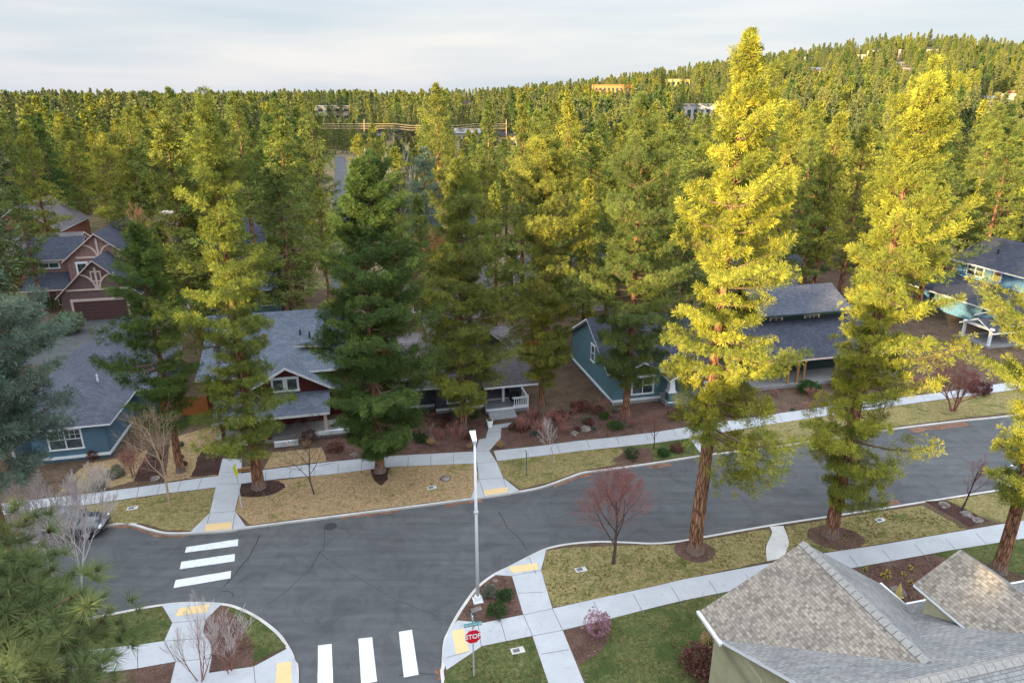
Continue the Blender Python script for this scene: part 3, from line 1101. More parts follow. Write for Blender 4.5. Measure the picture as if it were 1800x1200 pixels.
for q in ([(362, 921), (408, 917), (407, 929), (360, 934)], [(851, 861), (892, 856), (892, 865), (852, 871)], [(895, 996), (944, 989), (947, 1000), (900, 1007)],
          [(794, 1109), (816, 1104), (824, 1144), (802, 1150)], [(315, 1069), (369, 1061), (365, 1075), (308, 1083)], [(487, 1165), (512, 1162), (513, 1203), (484, 1205)]):
    mb2 = MB()
    pts = PX(q)
    mb2.flat([Vector((p.x, p.y, GZ + .0175)) for p in pts])
    # rows of raised domes
    for i in range(1, 8):
        for j in range(1, 4):
            a = pts[0].lerp(pts[1], i / 8)
            b = pts[3].lerp(pts[2], i / 8)
            p = a.lerp(b, j / 4)
            c = [(p.x + math.cos(k * 1.57) * .028, p.y + math.sin(k * 1.57) * .028) for k in range(4)]
            mb2.add([(x, y, GZ + .0176) for x, y in c] + [(p.x, p.y, GZ + .027)], [(0, 1, 4), (1, 2, 4), (2, 3, 4), (3, 0, 4)])
    structure('tactile_paving', mb2, 'tactile')
for q in ([(328, 961), (419, 947), (418, 959), (325, 971)], [(319, 987), (413, 973), (412, 986), (316, 1000)], [(309, 1019), (406, 1003), (405, 1016), (305, 1033)],
          [(559, 1134), (583, 1131), (586, 1208), (558, 1213)], [(630, 1122), (654, 1119), (663, 1197), (635, 1203)], [(701, 1110), (724, 1106), (736, 1185), (710, 1190)]):
    mb2 = MB()
    mb2.flat([Vector((p.x, p.y, .010)) for p in wob(px_line(q, 0), .012, .1, 2)])
    structure('crosswalk_stripe', mb2, 'paint')
# the alley street behind, running away from the camera, and a driveway by the brown house
mb = MB()
mb.flat([uv2(-3.2, 84, .02), uv2(1.0, 84, .02), uv2(1.0, 112, .02), uv2(-3.2, 112, .02)])
for i in range(24):
    v0, v1 = 112 + i * 9, 121 + i * 9
    q = [uv2(-3.2, v0), uv2(1.0, v0), uv2(1.0, v1), uv2(-3.2, v1)]
    mb.flat([Vector((p.x, p.y, max(terrain_h(p.x, p.y), -.03) + .4)) for p in q])
structure('back_street', mb, 'asphalt')
mb = MB()
mb.flat([uv2(-36, 76, GZ + .01), uv2(-26, 74, GZ + .01), uv2(-25, 92, GZ + .01), uv2(-34, 92, GZ + .01)])
structure('driveway', mb, 'asphalt')


# ------------------------------------------------------------------ houses
class House:
    """a house in street coordinates; every part is a child mesh in the frame of the Empty"""

    def __init__(self, u0, v0, label, z0=GZ, name='house', cat='house', group=None, rot=0.0):
        self.u0, self.v0 = u0, v0
        p = uv2(u0, v0, z0)
        self.e = empty(name, p, SA + rot, label, cat, group)
        self.n = 0

    def L(self, p):
        return (p[0] - self.u0, p[1] - self.v0, p[2])

    def boxes(self, name, mat, bs, parent=None):
        if len(bs) > 1 and not any(k in name for k in ('wall', 'frame', 'foundation', 'steps')):
            return [self.boxes(name, mat, [b], parent) for b in bs][0]
        mb = MB()
        for b in bs:
            mb.box(b[0] - self.u0, b[1] - self.u0, b[2] - self.v0, b[3] - self.v0, b[4], b[5])
        return mb.build(name, mat, parent or self.e)

    def prism(self, name, mat, items, parent=None):
        mb = MB()
        for poly, d in items:
            mb.prism([self.L(p) for p in poly], d)
        return mb.build(name, mat, parent or self.e)

    def roof(self, polys, mat, fascia='white', th=.16, name='roof', parent=None):
        mb = MB()
        for poly in polys:
            P = [Vector(self.L(p)) for p in poly]
            nrm = (P[1] - P[0]).cross(P[2] - P[0]).normalized()
            if nrm.z < 0:
                P.reverse()
                nrm = -nrm
            hz = Vector((0, 0, 1)).cross(nrm)
            hz = hz.normalized() if hz.length > 1e-4 else Vector((1, 0, 0))
            sl = nrm.cross(hz)
            tri = tessellate_polygon([P])
            uvs = [[(P[k].dot(hz), P[k].dot(sl)) for k in t] for t in tri]
            fs = []
            uu = []
            for t, w in zip(tri, uvs):
                a, b, c = (P[k] for k in t)
                if (b - a).cross(c - a).dot(nrm) < 0:
                    t, w = tuple(reversed(t)), list(reversed(w))
                fs.append(tuple(t))
                uu.append(w)
            mb.add(P, fs, 0, uu)
            Q = [p - Vector((0, 0, th)) for p in P]
            n = len(P)
            mb.add(P + Q, [(i, n + i, n + (i + 1) % n, (i + 1) % n) for i in range(n)], 1)
            mb.add(Q, [tuple(reversed(f)) for f in fs], 1)
        return mb.build(name, [mat, fascia], parent or self.e)

    def window(self, u, v, z, w, h, face='S', trim='white', cols=2, rows=2, parent=None, glass='glass', tw=.11, name='window', blind=False):
        """u,v = centre of the opening on the wall, z = sill height"""
        def T(a, d, zz):  # a along the wall, d outwards
            if face == 'S':
                return (u + a, v - d, zz)
            if face == 'N':
                return (u - a, v + d, zz)
            if face == 'W':
                return (u - d, v - a, zz)
            return (u + d, v + a, zz)

        def bar(mb, a0, a1, b0, b1, d0, d1):
            A = T(a0, d0, b0)
            B = T(a1, d1, b1)
            x0, x1 = sorted((A[0], B[0]))
            y0, y1 = sorted((A[1], B[1]))
            mb.box(x0 - self.u0, x1 - self.u0, y0 - self.v0, y1 - self.v0, b0, b1)
        f = MB()
        bar(f, -w / 2 - tw, -w / 2, z, z + h, 0, .06)
        bar(f, w / 2, w / 2 + tw, z, z + h, 0, .06)
        bar(f, -w / 2 - tw - .04, w / 2 + tw + .04, z - tw, z, 0, .09)
        bar(f, -w / 2 - tw - .04, w / 2 + tw + .04, z + h, z + h + tw * 1.3, 0, .075)
        for i in range(1, cols):
            a = -w / 2 + w * i / cols
            bar(f, a - .035, a + .035, z, z + h, 0, .05)
        if rows > 1:
            bar(f, -w / 2, w / 2, z + h * .5 - .025, z + h * .5 + .025, 0, .045)
            if rows > 2:
                for i in range(1, cols * 3):
                    a = -w / 2 + w * i / (cols * 3)
                    bar(f, a - .012, a + .012, z + h * .5, z + h, 0, .04)
                bar(f, -w / 2, w / 2, z + h * .75 - .012, z + h * .75 + .012, 0, .038)
        fr = f.build(name, trim, parent or self.e)
        g = MB()
        bar(g, -w / 2, w / 2, z, z + h, .002, .02)
        g.build('pane', glass, fr)
        return fr


def gable_roof(h, u0, u1, v0, v1, ze, zr, axis, mat, fascia='white', ov=.45, name='roof', th=.16):
    """axis 'u': ridge along u; 'v': ridge along v. ze, zr measured at the overhanging eave"""
    if axis == 'u':
        m = (v0 + v1) / 2
        a, b = u0 - ov, u1 + ov
        p = [[(a, v0 - ov, ze), (b, v0 - ov, ze), (b, m, zr), (a, m, zr)], [(b, v1 + ov, ze), (a, v1 + ov, ze), (a, m, zr), (b, m, zr)]]
    else:
        m = (u0 + u1) / 2
        a, b = v0 - ov, v1 + ov
        p = [[(u0 - ov, b, ze), (u0 - ov, a, ze), (m, a, zr), (m, b, zr)], [(u1 + ov, a, ze), (u1 + ov, b, ze), (m, b, zr), (m, a, zr)]]
    return h.roof(p, mat, fascia, th, name)


def gable_wall(h, u0, u1, v0, v1, z0, ze, zr, axis, mat, name='wall', ov=.45):
    """walls with their gable triangles, kept just under the roof"""
    drop = .17
    if axis == 'v':
        m = (u0 + u1) / 2
        k = (zr - ze) / (m - u0 + ov)
        zw = ze + k * ov - drop
        poly = [(u0, v0, z0), (u1, v0, z0), (u1, v0, zw), (m, v0, zr - drop), (u0, v0, zw)]
        return h.prism(name, mat, [(poly, (0, v1 - v0, 0))])
    m = (v0 + v1) / 2
    k = (zr - ze) / (m - v0 + ov)
    zw = ze + k * ov - drop
    poly = [(u0, v0, z0), (u0, v1, z0), (u0, v1, zw), (u0, m, zr - drop), (u0, v0, zw)]
    return h.prism(name, mat, [(poly, (u1 - u0, 0, 0))])


M['sh_blue'] = m_shingle('slate_blue_shingles', (.072, .078, .105), (.105, .112, .142), .3, .2, .45)
M['sh_dark'] = m_shingle('charcoal_shingles', (.042, .047, .066), (.066, .07, .092), .3, .2, .35)
M['sh_h2'] = m_shingle('blue_grey_shingles', (.085, .10, .13), (.12, .135, .17), .3, .24, .5)
M['sh_brown'] = m_shingle('brown_grey_shingles', (.11, .095, .105), (.16, .14, .145), .3, .2, .4)
M['sh_sunlit_tan'] = m_shingle('sunlit_tan_shingles', (.29, .255, .215), (.34, .295, .25), .34, .14, .3, (.50, .48, .49))  # warm tone puts sunlight on the west slopes into the shingle colour
M['sh_grey'] = m_shingle('grey_laminate_shingles', (.22, .215, .215), (.29, .285, .28), .33, .145, .35, (.72, .72, .75))
M['w_blue'] = m_siding('blue_stucco_siding', (.085, .155, .22), False, 3.1)
M['w_grey'] = m_siding('dark_grey_lap_siding', (.075, .08, .105), False, .17)
M['w_teal'] = m_siding('teal_lap_siding', (.10, .185, .22), False, .17)
M['w_red'] = m_siding('dark_red_siding', (.10, .022, .02), False, .2)
M['w_brown'] = m_siding('brown_shingle_siding', (.27, .155, .14), True, .6)
M['w_brown2'] = m_siding('purple_brown_siding', (.165, .10, .10), False, .2)
M['w_green'] = m_siding('dark_green_siding', (.028, .05, .048), True, .4)
M['w_bright'] = m_siding('bright_blue_board_and_batten', (.12, .25, .43), True, .42)
M['w_olive'] = m_siding('olive_stucco', (.40, .38, .25), False, 3.3)
M['brick'] = m_shingle('brick', (.30, .20, .18), (.38, .28, .25), .3, .1, .3)
M['stone'] = m_concrete('foundation_stone', (.30, .29, .29), .25)
M['gdoor'] = m_siding('garage_door_boards', (.10, .05, .05), False, .45)
M['odoor'] = m_plain('orange_door', (.40, .10, .02), .5)
M['redwall'] = m_siding('red_shake_siding', (.36, .15, .13), True, .3)
M['deck'] = m_plain('grey_deck', (.24, .235, .26), .8)

# --- blue house at the left, hipped roof
h = House(-22, 56, 'blue single storey house with grid window and dark blue hipped roof on the left')
h.prism('wall', 'w_blue', [([(-24.2, 52.4, 0), (-19.1, 52.4, 0), (-18.9, 58.5, 0), (-17.3, 58.6, 0), (-17.3, 69, 0), (-26, 69, 0), (-26, 54, 0), (-24.2, 54, 0)], (0, 0, 3.0))])
h.prism('base_trim', 'white', [([(-24.24, 52.34, .25), (-19.04, 52.34, .25), (-18.84, 58.44, .25), (-18.9, 58.5, .25), (-19.1, 52.4, .25), (-24.2, 52.4, .25)], (0, 0, .22))])
h.window(-21.9, 52.4, 1.1, 2.15, 1.5, 'S', cols=2, rows=3)
h.roof([[(-25.6, 51.9, 3.02), (-18.5, 51.9, 3.02), (-21.6, 55.2, 5.1)],
        [(-18.5, 51.9, 3.02), (-18.3, 58.3, 3.02), (-16.8, 58.3, 3.02), (-16.8, 69.6, 3.02), (-21.6, 69.6, 6.3), (-21.6, 55.2, 5.1)],
        [(-25.6, 51.9, 3.02), (-21.6, 55.2, 5.1), (-21.6, 69.6, 6.3), (-26.6, 69.6, 3.02), (-26.6, 53, 3.02)]], 'sh_blue', 'white', .14)
h.boxes('vent_pipe', 'white', [(-20.6, -20.5, 57, 57.1, 4.4, 5.1)])
h.boxes('porch_post', 'white', [(-25.5, -25.35, 52.2, 52.35, 0, 3)])
# --- brown two-storey house with half-timbered gables
h = House(-35, 96, 'brown two storey house with arched gable timbers and a wide garage door')
zg = 3.0
# garage wing, gable to the camera
gable_wall(h, -34.8, -26.2, 91, 104, 0, 3.1, 7.6, 'v', 'w_brown2')
gable_roof(h, -34.8, -26.2, 91, 104, 3.1, 7.6, 'v', 'sh_dark', 'tantrim', .5)
# upper block with its gable behind to the left, and a long side roof
gable_wall(h, -35.3, -27.7, 96.5, 110, 0, 6.4, 9.9, 'v', 'w_brown', 'upper_wall')
gable_roof(h, -35.3, -27.7, 96.5, 110, 6.4, 9.9, 'v', 'sh_dark', 'tantrim', .5, 'upper_roof')
gable_wall(h, -41.0, -35.4, 98.8, 106, 0, 6.3, 8.6, 'u', 'w_brown', 'side_wall')
gable_roof(h, -41.0, -35.0, 98.8, 106, 6.3, 8.6, 'u', 'sh_dark', 'tantrim', .4, 'side_roof')
gable_wall(h, -28.2, -21.5, 101, 111, 0, 6.2, 10.6, 'u', 'w_brown', 'rear_wall')
gable_roof(h, -30.5, -21.5, 101, 111, 6.2, 10.3, 'u', 'sh_dark', 'tantrim', .5, 'rear_roof')
h.roof([[(-40.8, 95.2, 3.1), (-35, 95.2, 3.1), (-35, 98.7, 4.6), (-40.8, 98.7, 4.6)]], 'sh_dark', 'tantrim', name='porch_roof')
h.boxes('porch_wall', 'w_brown', [(-40.4, -34.9, 96.2, 98.75, 0, 3.2)])
d = h.boxes('garage_door', 'gdoor', [(-33.6, -27.6, 90.92, 90.98, 0, 2.45)])
mb = MB()


def arc_bars(mb, h, cx, v, zb, r, w, side, slot=0, n=7):
    """a curved half-timber brace standing on the wall plane"""
    for i in range(n):
        a0, a1 = math.pi / 2 * i / n, math.pi / 2 * (i + 1) / n
        pts = []
        for a, rr in ((a0, r), (a1, r), (a1, r - w), (a0, r - w)):
            pts.append((cx + side * (r * 1.05 - rr * math.cos(a)) * 1.0 - h.u0, v - h.v0, zb + rr * math.sin(a)))
        mb.prism(pts, (0, -.07, 0), slot)


# timbers of the garage gable and the upper gable
for (cx, v, zb, r, zp, hw) in ((-30.5, 90.99, 4.0, 1.9, 6.6, 3.6), (-31.5, 96.49, 6.9, 1.55, 9.2, 2.7)):
    g = MB()
    for sd in (-1, 1):
        for i in range(8):
            a0, a1 = math.pi / 2 * i / 8, math.pi / 2 * (i + 1) / 8
            pts = []
            for a, rr in ((a0, r), (a1, r), (a1, r - .2), (a0, r - .2)):
                pts.append((cx + sd * (.12 + r - rr * math.cos(a)) - h.u0, v - h.v0, zb + rr * math.sin(a) * 1.0))
            g.prism(pts, (0, -.07, 0))
    g.box(cx - .11 - h.u0, cx + .11 - h.u0, v - .08 - h.v0, v - h.v0, zb, zp)
    g.box(cx - hw - h.u0, cx + hw - h.u0, v - .09 - h.v0, v - h.v0, zb - .22, zb - .001)
    g.build('gable_timbers', 'tantrim', h.e)
h.boxes('garage_frame', 'tantrim', [(-33.85, -33.6, 90.88, 90.99, 0, 2.75), (-27.6, -27.35, 90.88, 90.99, 0, 2.75), (-33.6, -27.6, 90.88, 90.99, 2.45, 2.75)])
h.window(-30.5, 90.99, 5.0, .9, 1.0, 'S', 'tantrim', 1, 1, glass='w_brown2', tw=.14)
h.window(-33.7, 96.5, 4.5, 1.0, 1.5, 'S', 'white', 1, 1, tw=.2)
h.window(-38.3, 98.8, 5.2, 2.2, .6, 'S', 'white', 2, 1, tw=.16)
h.window(-38.9, 96.2, .9, 1.5, 1.5, 'S', 'tantrim', 2, 1)
h.window(-36.4, 96.2, .9, 1.3, 1.5, 'S', 'tantrim', 2, 1)
c = h.boxes('chimney', 'brick', [(-24.9, -23.5, 103, 104.4, 6, 11.0)])
h.boxes('chimney_cap', 'tantrim', [(-25.1, -23.3, 102.8, 104.6, 11.0, 11.25)], c)
h.roof([[(-27.6, 101.9, 8.0), (-27.1, 101.4, 7.9), (-26.2, 103.2, 8.6), (-26.7, 103.7, 8.7)]], 'glass', 'white', .1, 'skylight')

# --- red house with white trim and a curved blue-grey roof
h = House(-4.5, 58, 'dark red house with white trimmed gable and curved slate blue roof between two pines')
h.boxes('wall', 'w_red', [(-12.5, -1.6, 56.2, 66, 0, 4.35), (-11.5, -3.2, 54.6, 56.2, 0, 2.9)])
cols = [(-13.2, -1.0)]
# main roof: sweeps up with a flare, ridge along u
prof = [(55.4, 4.55), (57.5, 4.95), (60.0, 5.7), (62.0, 6.7), (63.2, 7.6)]
polys = []
for (va, za), (vb, zb) in zip(prof, prof[1:]):
    polys.append([(-13.0, va, za), (-1.0, va, za), (-1.0, vb, zb), (-13.0, vb, zb)])
polys.append([(-13.0, 63.2, 7.6), (-1.0, 63.2, 7.6), (-1.0, 68.5, 4.5), (-13.0, 68.5, 4.5)])
h.roof(polys, 'sh_h2', 'white', .2)
# front gable with twin windows
h.prism('gable_wall', 'w_red', [([(-9.6, 54.55, 2.6), (-2.2, 54.55, 2.6), (-2.2, 54.55, 3.3), (-5.9, 54.55, 5.35), (-9.6, 54.55, 3.3)], (0, 3, 0))])
h.roof([[(-10.1, 54.1, 3.1), (-5.9, 54.1, 5.5), (-5.9, 57.6, 5.5), (-10.1, 57.6, 3.1)], [(-1.7, 54.1, 3.1), (-5.9, 54.1, 5.5), (-5.9, 57.6, 5.5), (-1.7, 57.6, 3.1)]],
       'sh_h2', 'white', .24, 'gable_roof')
h.window(-6.6, 54.55, 3.35, .75, .95, 'S', 'white', 1, 1, tw=.16)
h.window(-5.5, 54.55, 3.35, .75, .95, 'S', 'white', 1, 1, tw=.16)
h.roof([[(-11.5, 51.6, 2.35), (-2.6, 51.6, 2.35), (-2.6, 54.5, 3.1), (-11.5, 54.5, 3.1)]], 'sh_h2', 'white', .22, 'porch_roof')
for u in (-10.8, -7.4, -3.0):
    h.boxes('porch_column', 'w_red' if u != -3.0 else 'tantrim', [(u - .12, u + .12, 51.9, 52.14, .3, 2.2)])
h.boxes('porch_floor', 'stone', [(-11.5, -1.2, 51.9, 54.5, 0, .3)])
h.boxes('porch_trim', 'white', [(-11.5, -7.6, 51.75, 51.88, .1, .45), (-7.0, -5.2, 50.9, 51.1, .05, .5), (-3.9, -1.2, 51.7, 51.88, .3, .62)])
h.boxes('vent_pipe', 'black', [(-5.0, -4.86, 60.6, 60.74, 5.8, 6.5), (-4.2, -4.06, 60.2, 60.34, 5.6, 6.4)])
h.roof([[(-5.4, 58.6, 5.75), (-2.2, 58.2, 5.6), (-2.2, 59.2, 5.72), (-3.4, 59.8, 5.8)]], 'sh_dark', 'tantrim', .12, 'dormer_roof')

# --- grey house with open porch
h = House(9, 57, 'dark grey house with orange front door and open porch behind white railing')
h.boxes('wall', 'w_grey', [(3.2, 6.2, 55.2, 63, .45, 3.05), (6.2, 10.4, 54.1, 63, .45, 3.05), (10.4, 14.1, 57.1, 63, .45, 3.05), (13.4, 14.1, 55.2, 57.1, .45, 2.95)])
h.boxes('foundation', 'stone', [(3.24, 6.2, 55.24, 55.6, 0, .28), (6.24, 10.36, 54.14, 54.5, 0, .28)])
h.boxes('base_trim', 'white', [(3.16, 6.2, 55.16, 55.19, .28, .5), (6.16, 10.4, 54.06, 54.09, .28, .5), (10.4, 14.2, 53.0, 53.06, .3, .48), (10.5, 13.4, 54.95, 55.0, .35, .5)])
gable_roof(h, 3.2, 14.2, 53.6, 65, 2.95, 5.9, 'u', 'sh_brown', 'white', .5)
h.roof([[(10.2, 52.5, 2.75), (15.0, 52.5, 2.75), (15.0, 53.2, 3.0), (10.2, 53.2, 3.0)]], 'sh_brown', 'white', .18, 'porch_roof')
# upper cross gable with a small attic window
gable_wall(h, 7.0, 12.6, 57.3, 64, 3.2, 5.0, 7.7, 'v', 'w_grey', 'dormer_wall')
gable_roof(h, 7.0, 12.6, 57.3, 66, 5.0, 7.7, 'v', 'sh_brown', 'white', .5, 'dormer_roof')
h.boxes('dormer_trim', 'white', [(6.9, 9.6, 57.0, 57.2, 4.35, 4.5), (11.2, 12.7, 57.0, 57.2, 4.4, 4.55)])
h.window(9.8, 57.3, 4.6, 1.4, 1.1, 'S', 'white', 2, 1)
h.window(8.5, 54.1, 1.0, 2.5, 1.5, 'S', 'white', 3, 1)
h.boxes('deck', 'deck', [(10.4, 14.2, 53.06, 57.1, 0, .45)])
h.boxes('steps', 'conc', [(10.55, 12.9, 52.4, 53.0, 0, .3), (10.55, 12.9, 51.8, 52.4, 0, .15)])
dr = h.boxes('door', 'odoor', [(10.75, 11.75, 57.03, 57.09, .45, 2.5)])
h.boxes('door_frame', 'white', [(10.6, 10.75, 57.0, 57.09, .45, 2.65), (11.75, 11.9, 57.0, 57.09, .45, 2.65), (10.75, 11.75, 57.0, 57.09, 2.5, 2.65)], dr)
h.window(12.7, 57.1, 1.0, .9, 1.3, 'S', 'white', 1, 2, glass='dark')
h.boxes('porch_column', 'white', [(12.15, 12.35, 54.3, 54.5, .45, 2.85)])
h.boxes('porch_column', 'w_grey', [(13.0, 13.9, 55.3, 55.7, .45, 2.85)])
rl = MB()
for k in range(7):
    rl.box(12.95 + k * .2 - h.u0, 13.0 + k * .2 - h.u0, 53.15 - h.v0, 53.2 - h.v0, .52, 1.2)
rl.box(12.85 - h.u0, 14.25 - h.u0, 53.1 - h.v0, 53.26 - h.v0, 1.2, 1.28)
rl.box(12.85 - h.u0, 14.25 - h.u0, 53.13 - h.v0, 53.22 - h.v0, .46, .52)
rl.box(14.12 - h.u0, 14.26 - h.u0, 53.1 - h.v0, 53.24 - h.v0, 0, 1.4)
for k in range(5):
    rl.box(14.15 - h.u0, 14.2 - h.u0, 53.5 + k * .35 - h.v0, 53.55 + k * .35 - h.v0, .52, 1.2)
rl.box(14.1 - h.u0, 14.26 - h.u0, 53.26 - h.v0, 55.3 - h.v0, 1.2, 1.28)
rl.build('railing', 'white', h.e)

# --- teal house, gable to the side
h = House(25, 57, 'teal house with white trimmed windows and tapered porch columns right of the mulch garden')
gable_wall(h, 21.8, 33.5, 53.0, 64, 0, 3.0, 6.3, 'u', 'w_teal')
gable_roof(h, 21.8, 33.5, 53.0, 64, 3.0, 6.3, 'u', 'sh_dark', 'white', .5)
h.boxes('front_wall', 'w_teal', [(21.78, 26.3, 52.2, 53.0, 0, 2.9)])
h.boxes('base_trim', 'white', [(21.7, 26.4, 52.1, 52.19, .3, .5), (21.68, 21.77, 52.1, 64, .3, .5)])
h.boxes('foundation', 'stone', [(21.74, 26.3, 52.15, 52.19, 0, .3)])
h.window(24.6, 52.2, .95, 1.9, 1.5, 'S', 'white', 2, 2, tw=.14)
h.window(21.8, 57.6, 2.3, .8, 1.5, 'W', 'white', 1, 2, tw=.12)
# low front gable over the window
h.prism('gable_wall', 'w_teal', [([(22.6, 52.3, 2.9), (26.3, 52.3, 2.9), (24.45, 52.3, 3.9)], (0, 3, 0))])
h.roof([[(21.9, 51.8, 2.8), (24.45, 51.8, 4.1), (24.45, 56, 4.1), (21.9, 56, 2.8)], [(27.0, 51.8, 2.8), (24.45, 51.8, 4.1), (24.45, 56, 4.1), (27.0, 56, 2.8)]],
       'sh_dark', 'white', .2, 'gable_roof')
h.roof([[(26.6, 50.9, 2.7), (33.9, 50.9, 2.7), (33.9, 54, 3.5), (26.6, 54, 3.5)]], 'sh_dark', 'white', .2, 'porch_roof')
h.prism('porch_gable', 'w_teal', [([(26.9, 50.85, 2.7), (30.1, 50.85, 2.7), (28.5, 50.85, 3.7)], (0, 2, 0))])
h.roof([[(26.4, 50.5, 2.65), (28.5, 50.5, 3.9), (28.5, 53.4, 3.9), (26.4, 53.4, 2.65)], [(30.6, 50.5, 2.65), (28.5, 50.5, 3.9), (28.5, 53.4, 3.9), (30.6, 53.4, 2.65)]],
       'sh_dark', 'white', .2, 'porch_gable_roof')
h.boxes('porch_floor', 'conc', [(26.4, 33.4, 51.0, 53.0, 0, .45)])
for u in (26.9, 30.2, 33.0):
    mb = MB()
    s, t = .34, .2
    mb.box(u - s - h.u0, u + s - h.u0, 51.2 - s - h.v0, 51.2 + s - h.v0, 0, 1.25)
    c = mb.build('column_base', 'w_teal', h.e)
    h.boxes('base_cap', 'white', [(u - s - .06, u + s + .06, 51.2 - s - .06, 51.2 + s + .06, 1.25, 1.36), (u - s - .05, u + s + .05, 51.2 - s - .05, 51.2 + s + .05, .3, .42)], c)
    mb = MB()
    vs = [(u + a * w - h.u0, 51.2 + b * w - h.v0, z) for z, w in ((1.36, .3), (2.6, .17)) for a, b in ((-1, -1), (1, -1), (1, 1), (-1, 1))]
    mb.add(vs, [(0, 1, 5, 4), (1, 2, 6, 5), (2, 3, 7, 6), (3, 0, 4, 7), (4, 5, 6, 7)])
    mb.build('porch_column', 'white', h.e)

# --- dark green house behind the tall pine
h = House(44, 58, 'dark green house with cream windows and wide slate roof behind the tallest pine')
h.boxes('wall', 'w_green', [(36, 52, 55, 64, 0, 3.4), (39.5, 48.5, 57.6, 63, 3.4, 5.9)])
h.roof([[(35.4, 51.9, 2.85), (52.4, 51.9, 2.85), (52.4, 58.2, 5.1), (35.4, 58.2, 5.1)], [(35.4, 58.2, 5.1), (52.4, 58.2, 5.1), (52.4, 65, 2.9), (35.4, 65, 2.9)]], 'sh_dark', 'tantrim', .18)
h.roof([[(38.7, 56.6, 5.75), (49.3, 56.6, 5.75), (49.3, 60.4, 7.6), (38.7, 60.4, 7.6)], [(38.7, 60.4, 7.6), (49.3, 60.4, 7.6), (49.3, 64, 5.75), (38.7, 64, 5.75)]], 'sh_blue', 'w_green', .2, 'upper_roof')
h.window(45.3, 57.6, 4.75, 1.5, .8, 'S', 'cream', 3, 2, tw=.14)
h.window(41.2, 57.6, 4.75, 1.2, .8, 'S', 'cream', 2, 2, tw=.14)
for u in (39.6, 40.6, 41.3, 44.8, 48.5, 51.6):
    h.boxes('porch_post', 'post', [(u - .09, u + .09, 52.3, 52.48, .3, 2.8)])
h.boxes('porch_floor', 'stone', [(36, 52, 52.1, 55, 0, .3)])

# --- bright blue board and batten house, far right
h = House(84, 66, 'bright blue board and batten house with white windows at the right edge')
h.boxes('wall', 'w_bright', [(79, 90, 57.5, 73.5, 0, 6.0), (74.0, 79, 57.5, 73, 0, 2.9)])
h.roof([[(78.3, 56.9, 5.75), (78.3, 74.4, 5.75), (85, 74.4, 8.4), (85, 56.9, 8.4)], [(91, 74.4, 5.75), (91, 56.9, 5.75), (85, 56.9, 8.4), (85, 74.4, 8.4)]], 'sh_dark', 'white', .18)
h.roof([[(71.6, 56.5, 2.9), (71.6, 74, 2.9), (78.98, 74, 3.75), (78.98, 56.5, 3.75)]], 'sh_dark', 'white', .18, 'lower_roof')
h.window(79, 70.4, 4.3, 2.3, 1.15, 'W', 'white', 2, 2, tw=.15)
h.window(79, 67.2, 4.35, .9, 1.05, 'W', 'white', 1, 2, glass='w_brown', tw=.13)
h.window(79, 61.5, 4.3, 1.6, 1.1, 'W', 'white', 2, 2, tw=.15)
h.boxes('vent_pipe', 'black', [(81.5, 81.65, 70, 70.15, 6.8, 7.6)])
for k, (uu, zz) in enumerate(((70.4, 3.5), (68.6, 2.75))):
    h.roof([[(uu - 1.5, 58.2, zz - .3), (uu - 1.5, 60.2, zz - .3), (uu + 3.5, 60.2, zz - .3 + .02), (uu + 3.5, 58.2, zz - .28)],
            [(uu - 1.2, 56.2, zz - .9), (uu - 1.2, 58.4, zz + .2), (uu + 3.5, 58.4, zz + .2), (uu + 3.5, 56.2, zz - .9)],
            [(uu - 1.2, 60.6, zz - .9), (uu - 1.2, 58.4, zz + .2), (uu + 3.5, 58.4, zz + .2), (uu + 3.5, 60.6, zz - .9)]][1:], 'sh_dark', 'white', .16, 'porch_roof')
h.prism('porch_gable', 'w_bright', [([(69.3, 56.9, 2.6), (69.3, 59.9, 2.6), (69.3, 58.4, 3.4)], (3, 0, 0))])
h.boxes('porch_column', 'white', [(67.6, 67.85, 56.6, 56.85, 0, 1.95)])
h.boxes('porch_column', 'white', [(67.6, 67.85, 60.0, 60.25, 0, 1.95)])
h.boxes('porch_beam', 'white', [(67.55, 67.9, 56.5, 60.3, 1.95, 2.2)])
h.boxes('porch_floor', 'stone', [(67.4, 74, 56.4, 60.6, 0, .25)])

# --- the near olive house, lower right: grey laminate roofs, sunlight coloured into the tan slopes
h = House(20, 15, 'olive house with large tan shingle gable roofs in the lower right foreground')
RV, EV = -22.3, -14.0          # rake of the street gable, and how far back it runs (v grows away, so v = -RV here)


def Q(u, vt, z):
    """vt = distance towards the camera along the street normal"""
    return (u, -vt, z)


# gable A (ridge 7.0) with its two unlike slopes; it dies into roof C on the valley lines
h.roof([[Q(14.06, -22.3, 4.15), Q(14.06, -20.5, 4.15), Q(18.9, -15.0, 7.0), Q(18.9, -22.3, 7.0)],
        ], 'sh_sunlit_tan', 'white', .16, 'roof')
h.roof([[Q(18.9, -22.3, 7.0), Q(18.9, -15.0, 7.0), Q(23.7, -20.7, 3.9), Q(23.7, -22.3, 3.8)]], 'sh_grey', 'white', .16, 'roof_slope')
# roof C, ridge along the street
h.roof([[Q(14.06, -20.5, 4.16), Q(18.9, -15.0, 7.02), Q(18.9, -14.2, 7.4), Q(14.06, -14.2, 7.4)],
        [Q(18.9, -15.0, 7.02), Q(23.7, -20.7, 3.92), Q(34, -20.7, 3.92), Q(34, -14.2, 7.4), Q(18.9, -14.2, 7.4)],
        [Q(14.06, -14.2, 7.4), Q(34, -14.2, 7.4), Q(34, -6, 3.4), Q(14.06, -6, 3.4)]], 'sh_grey', 'white', .16, 'main_roof')
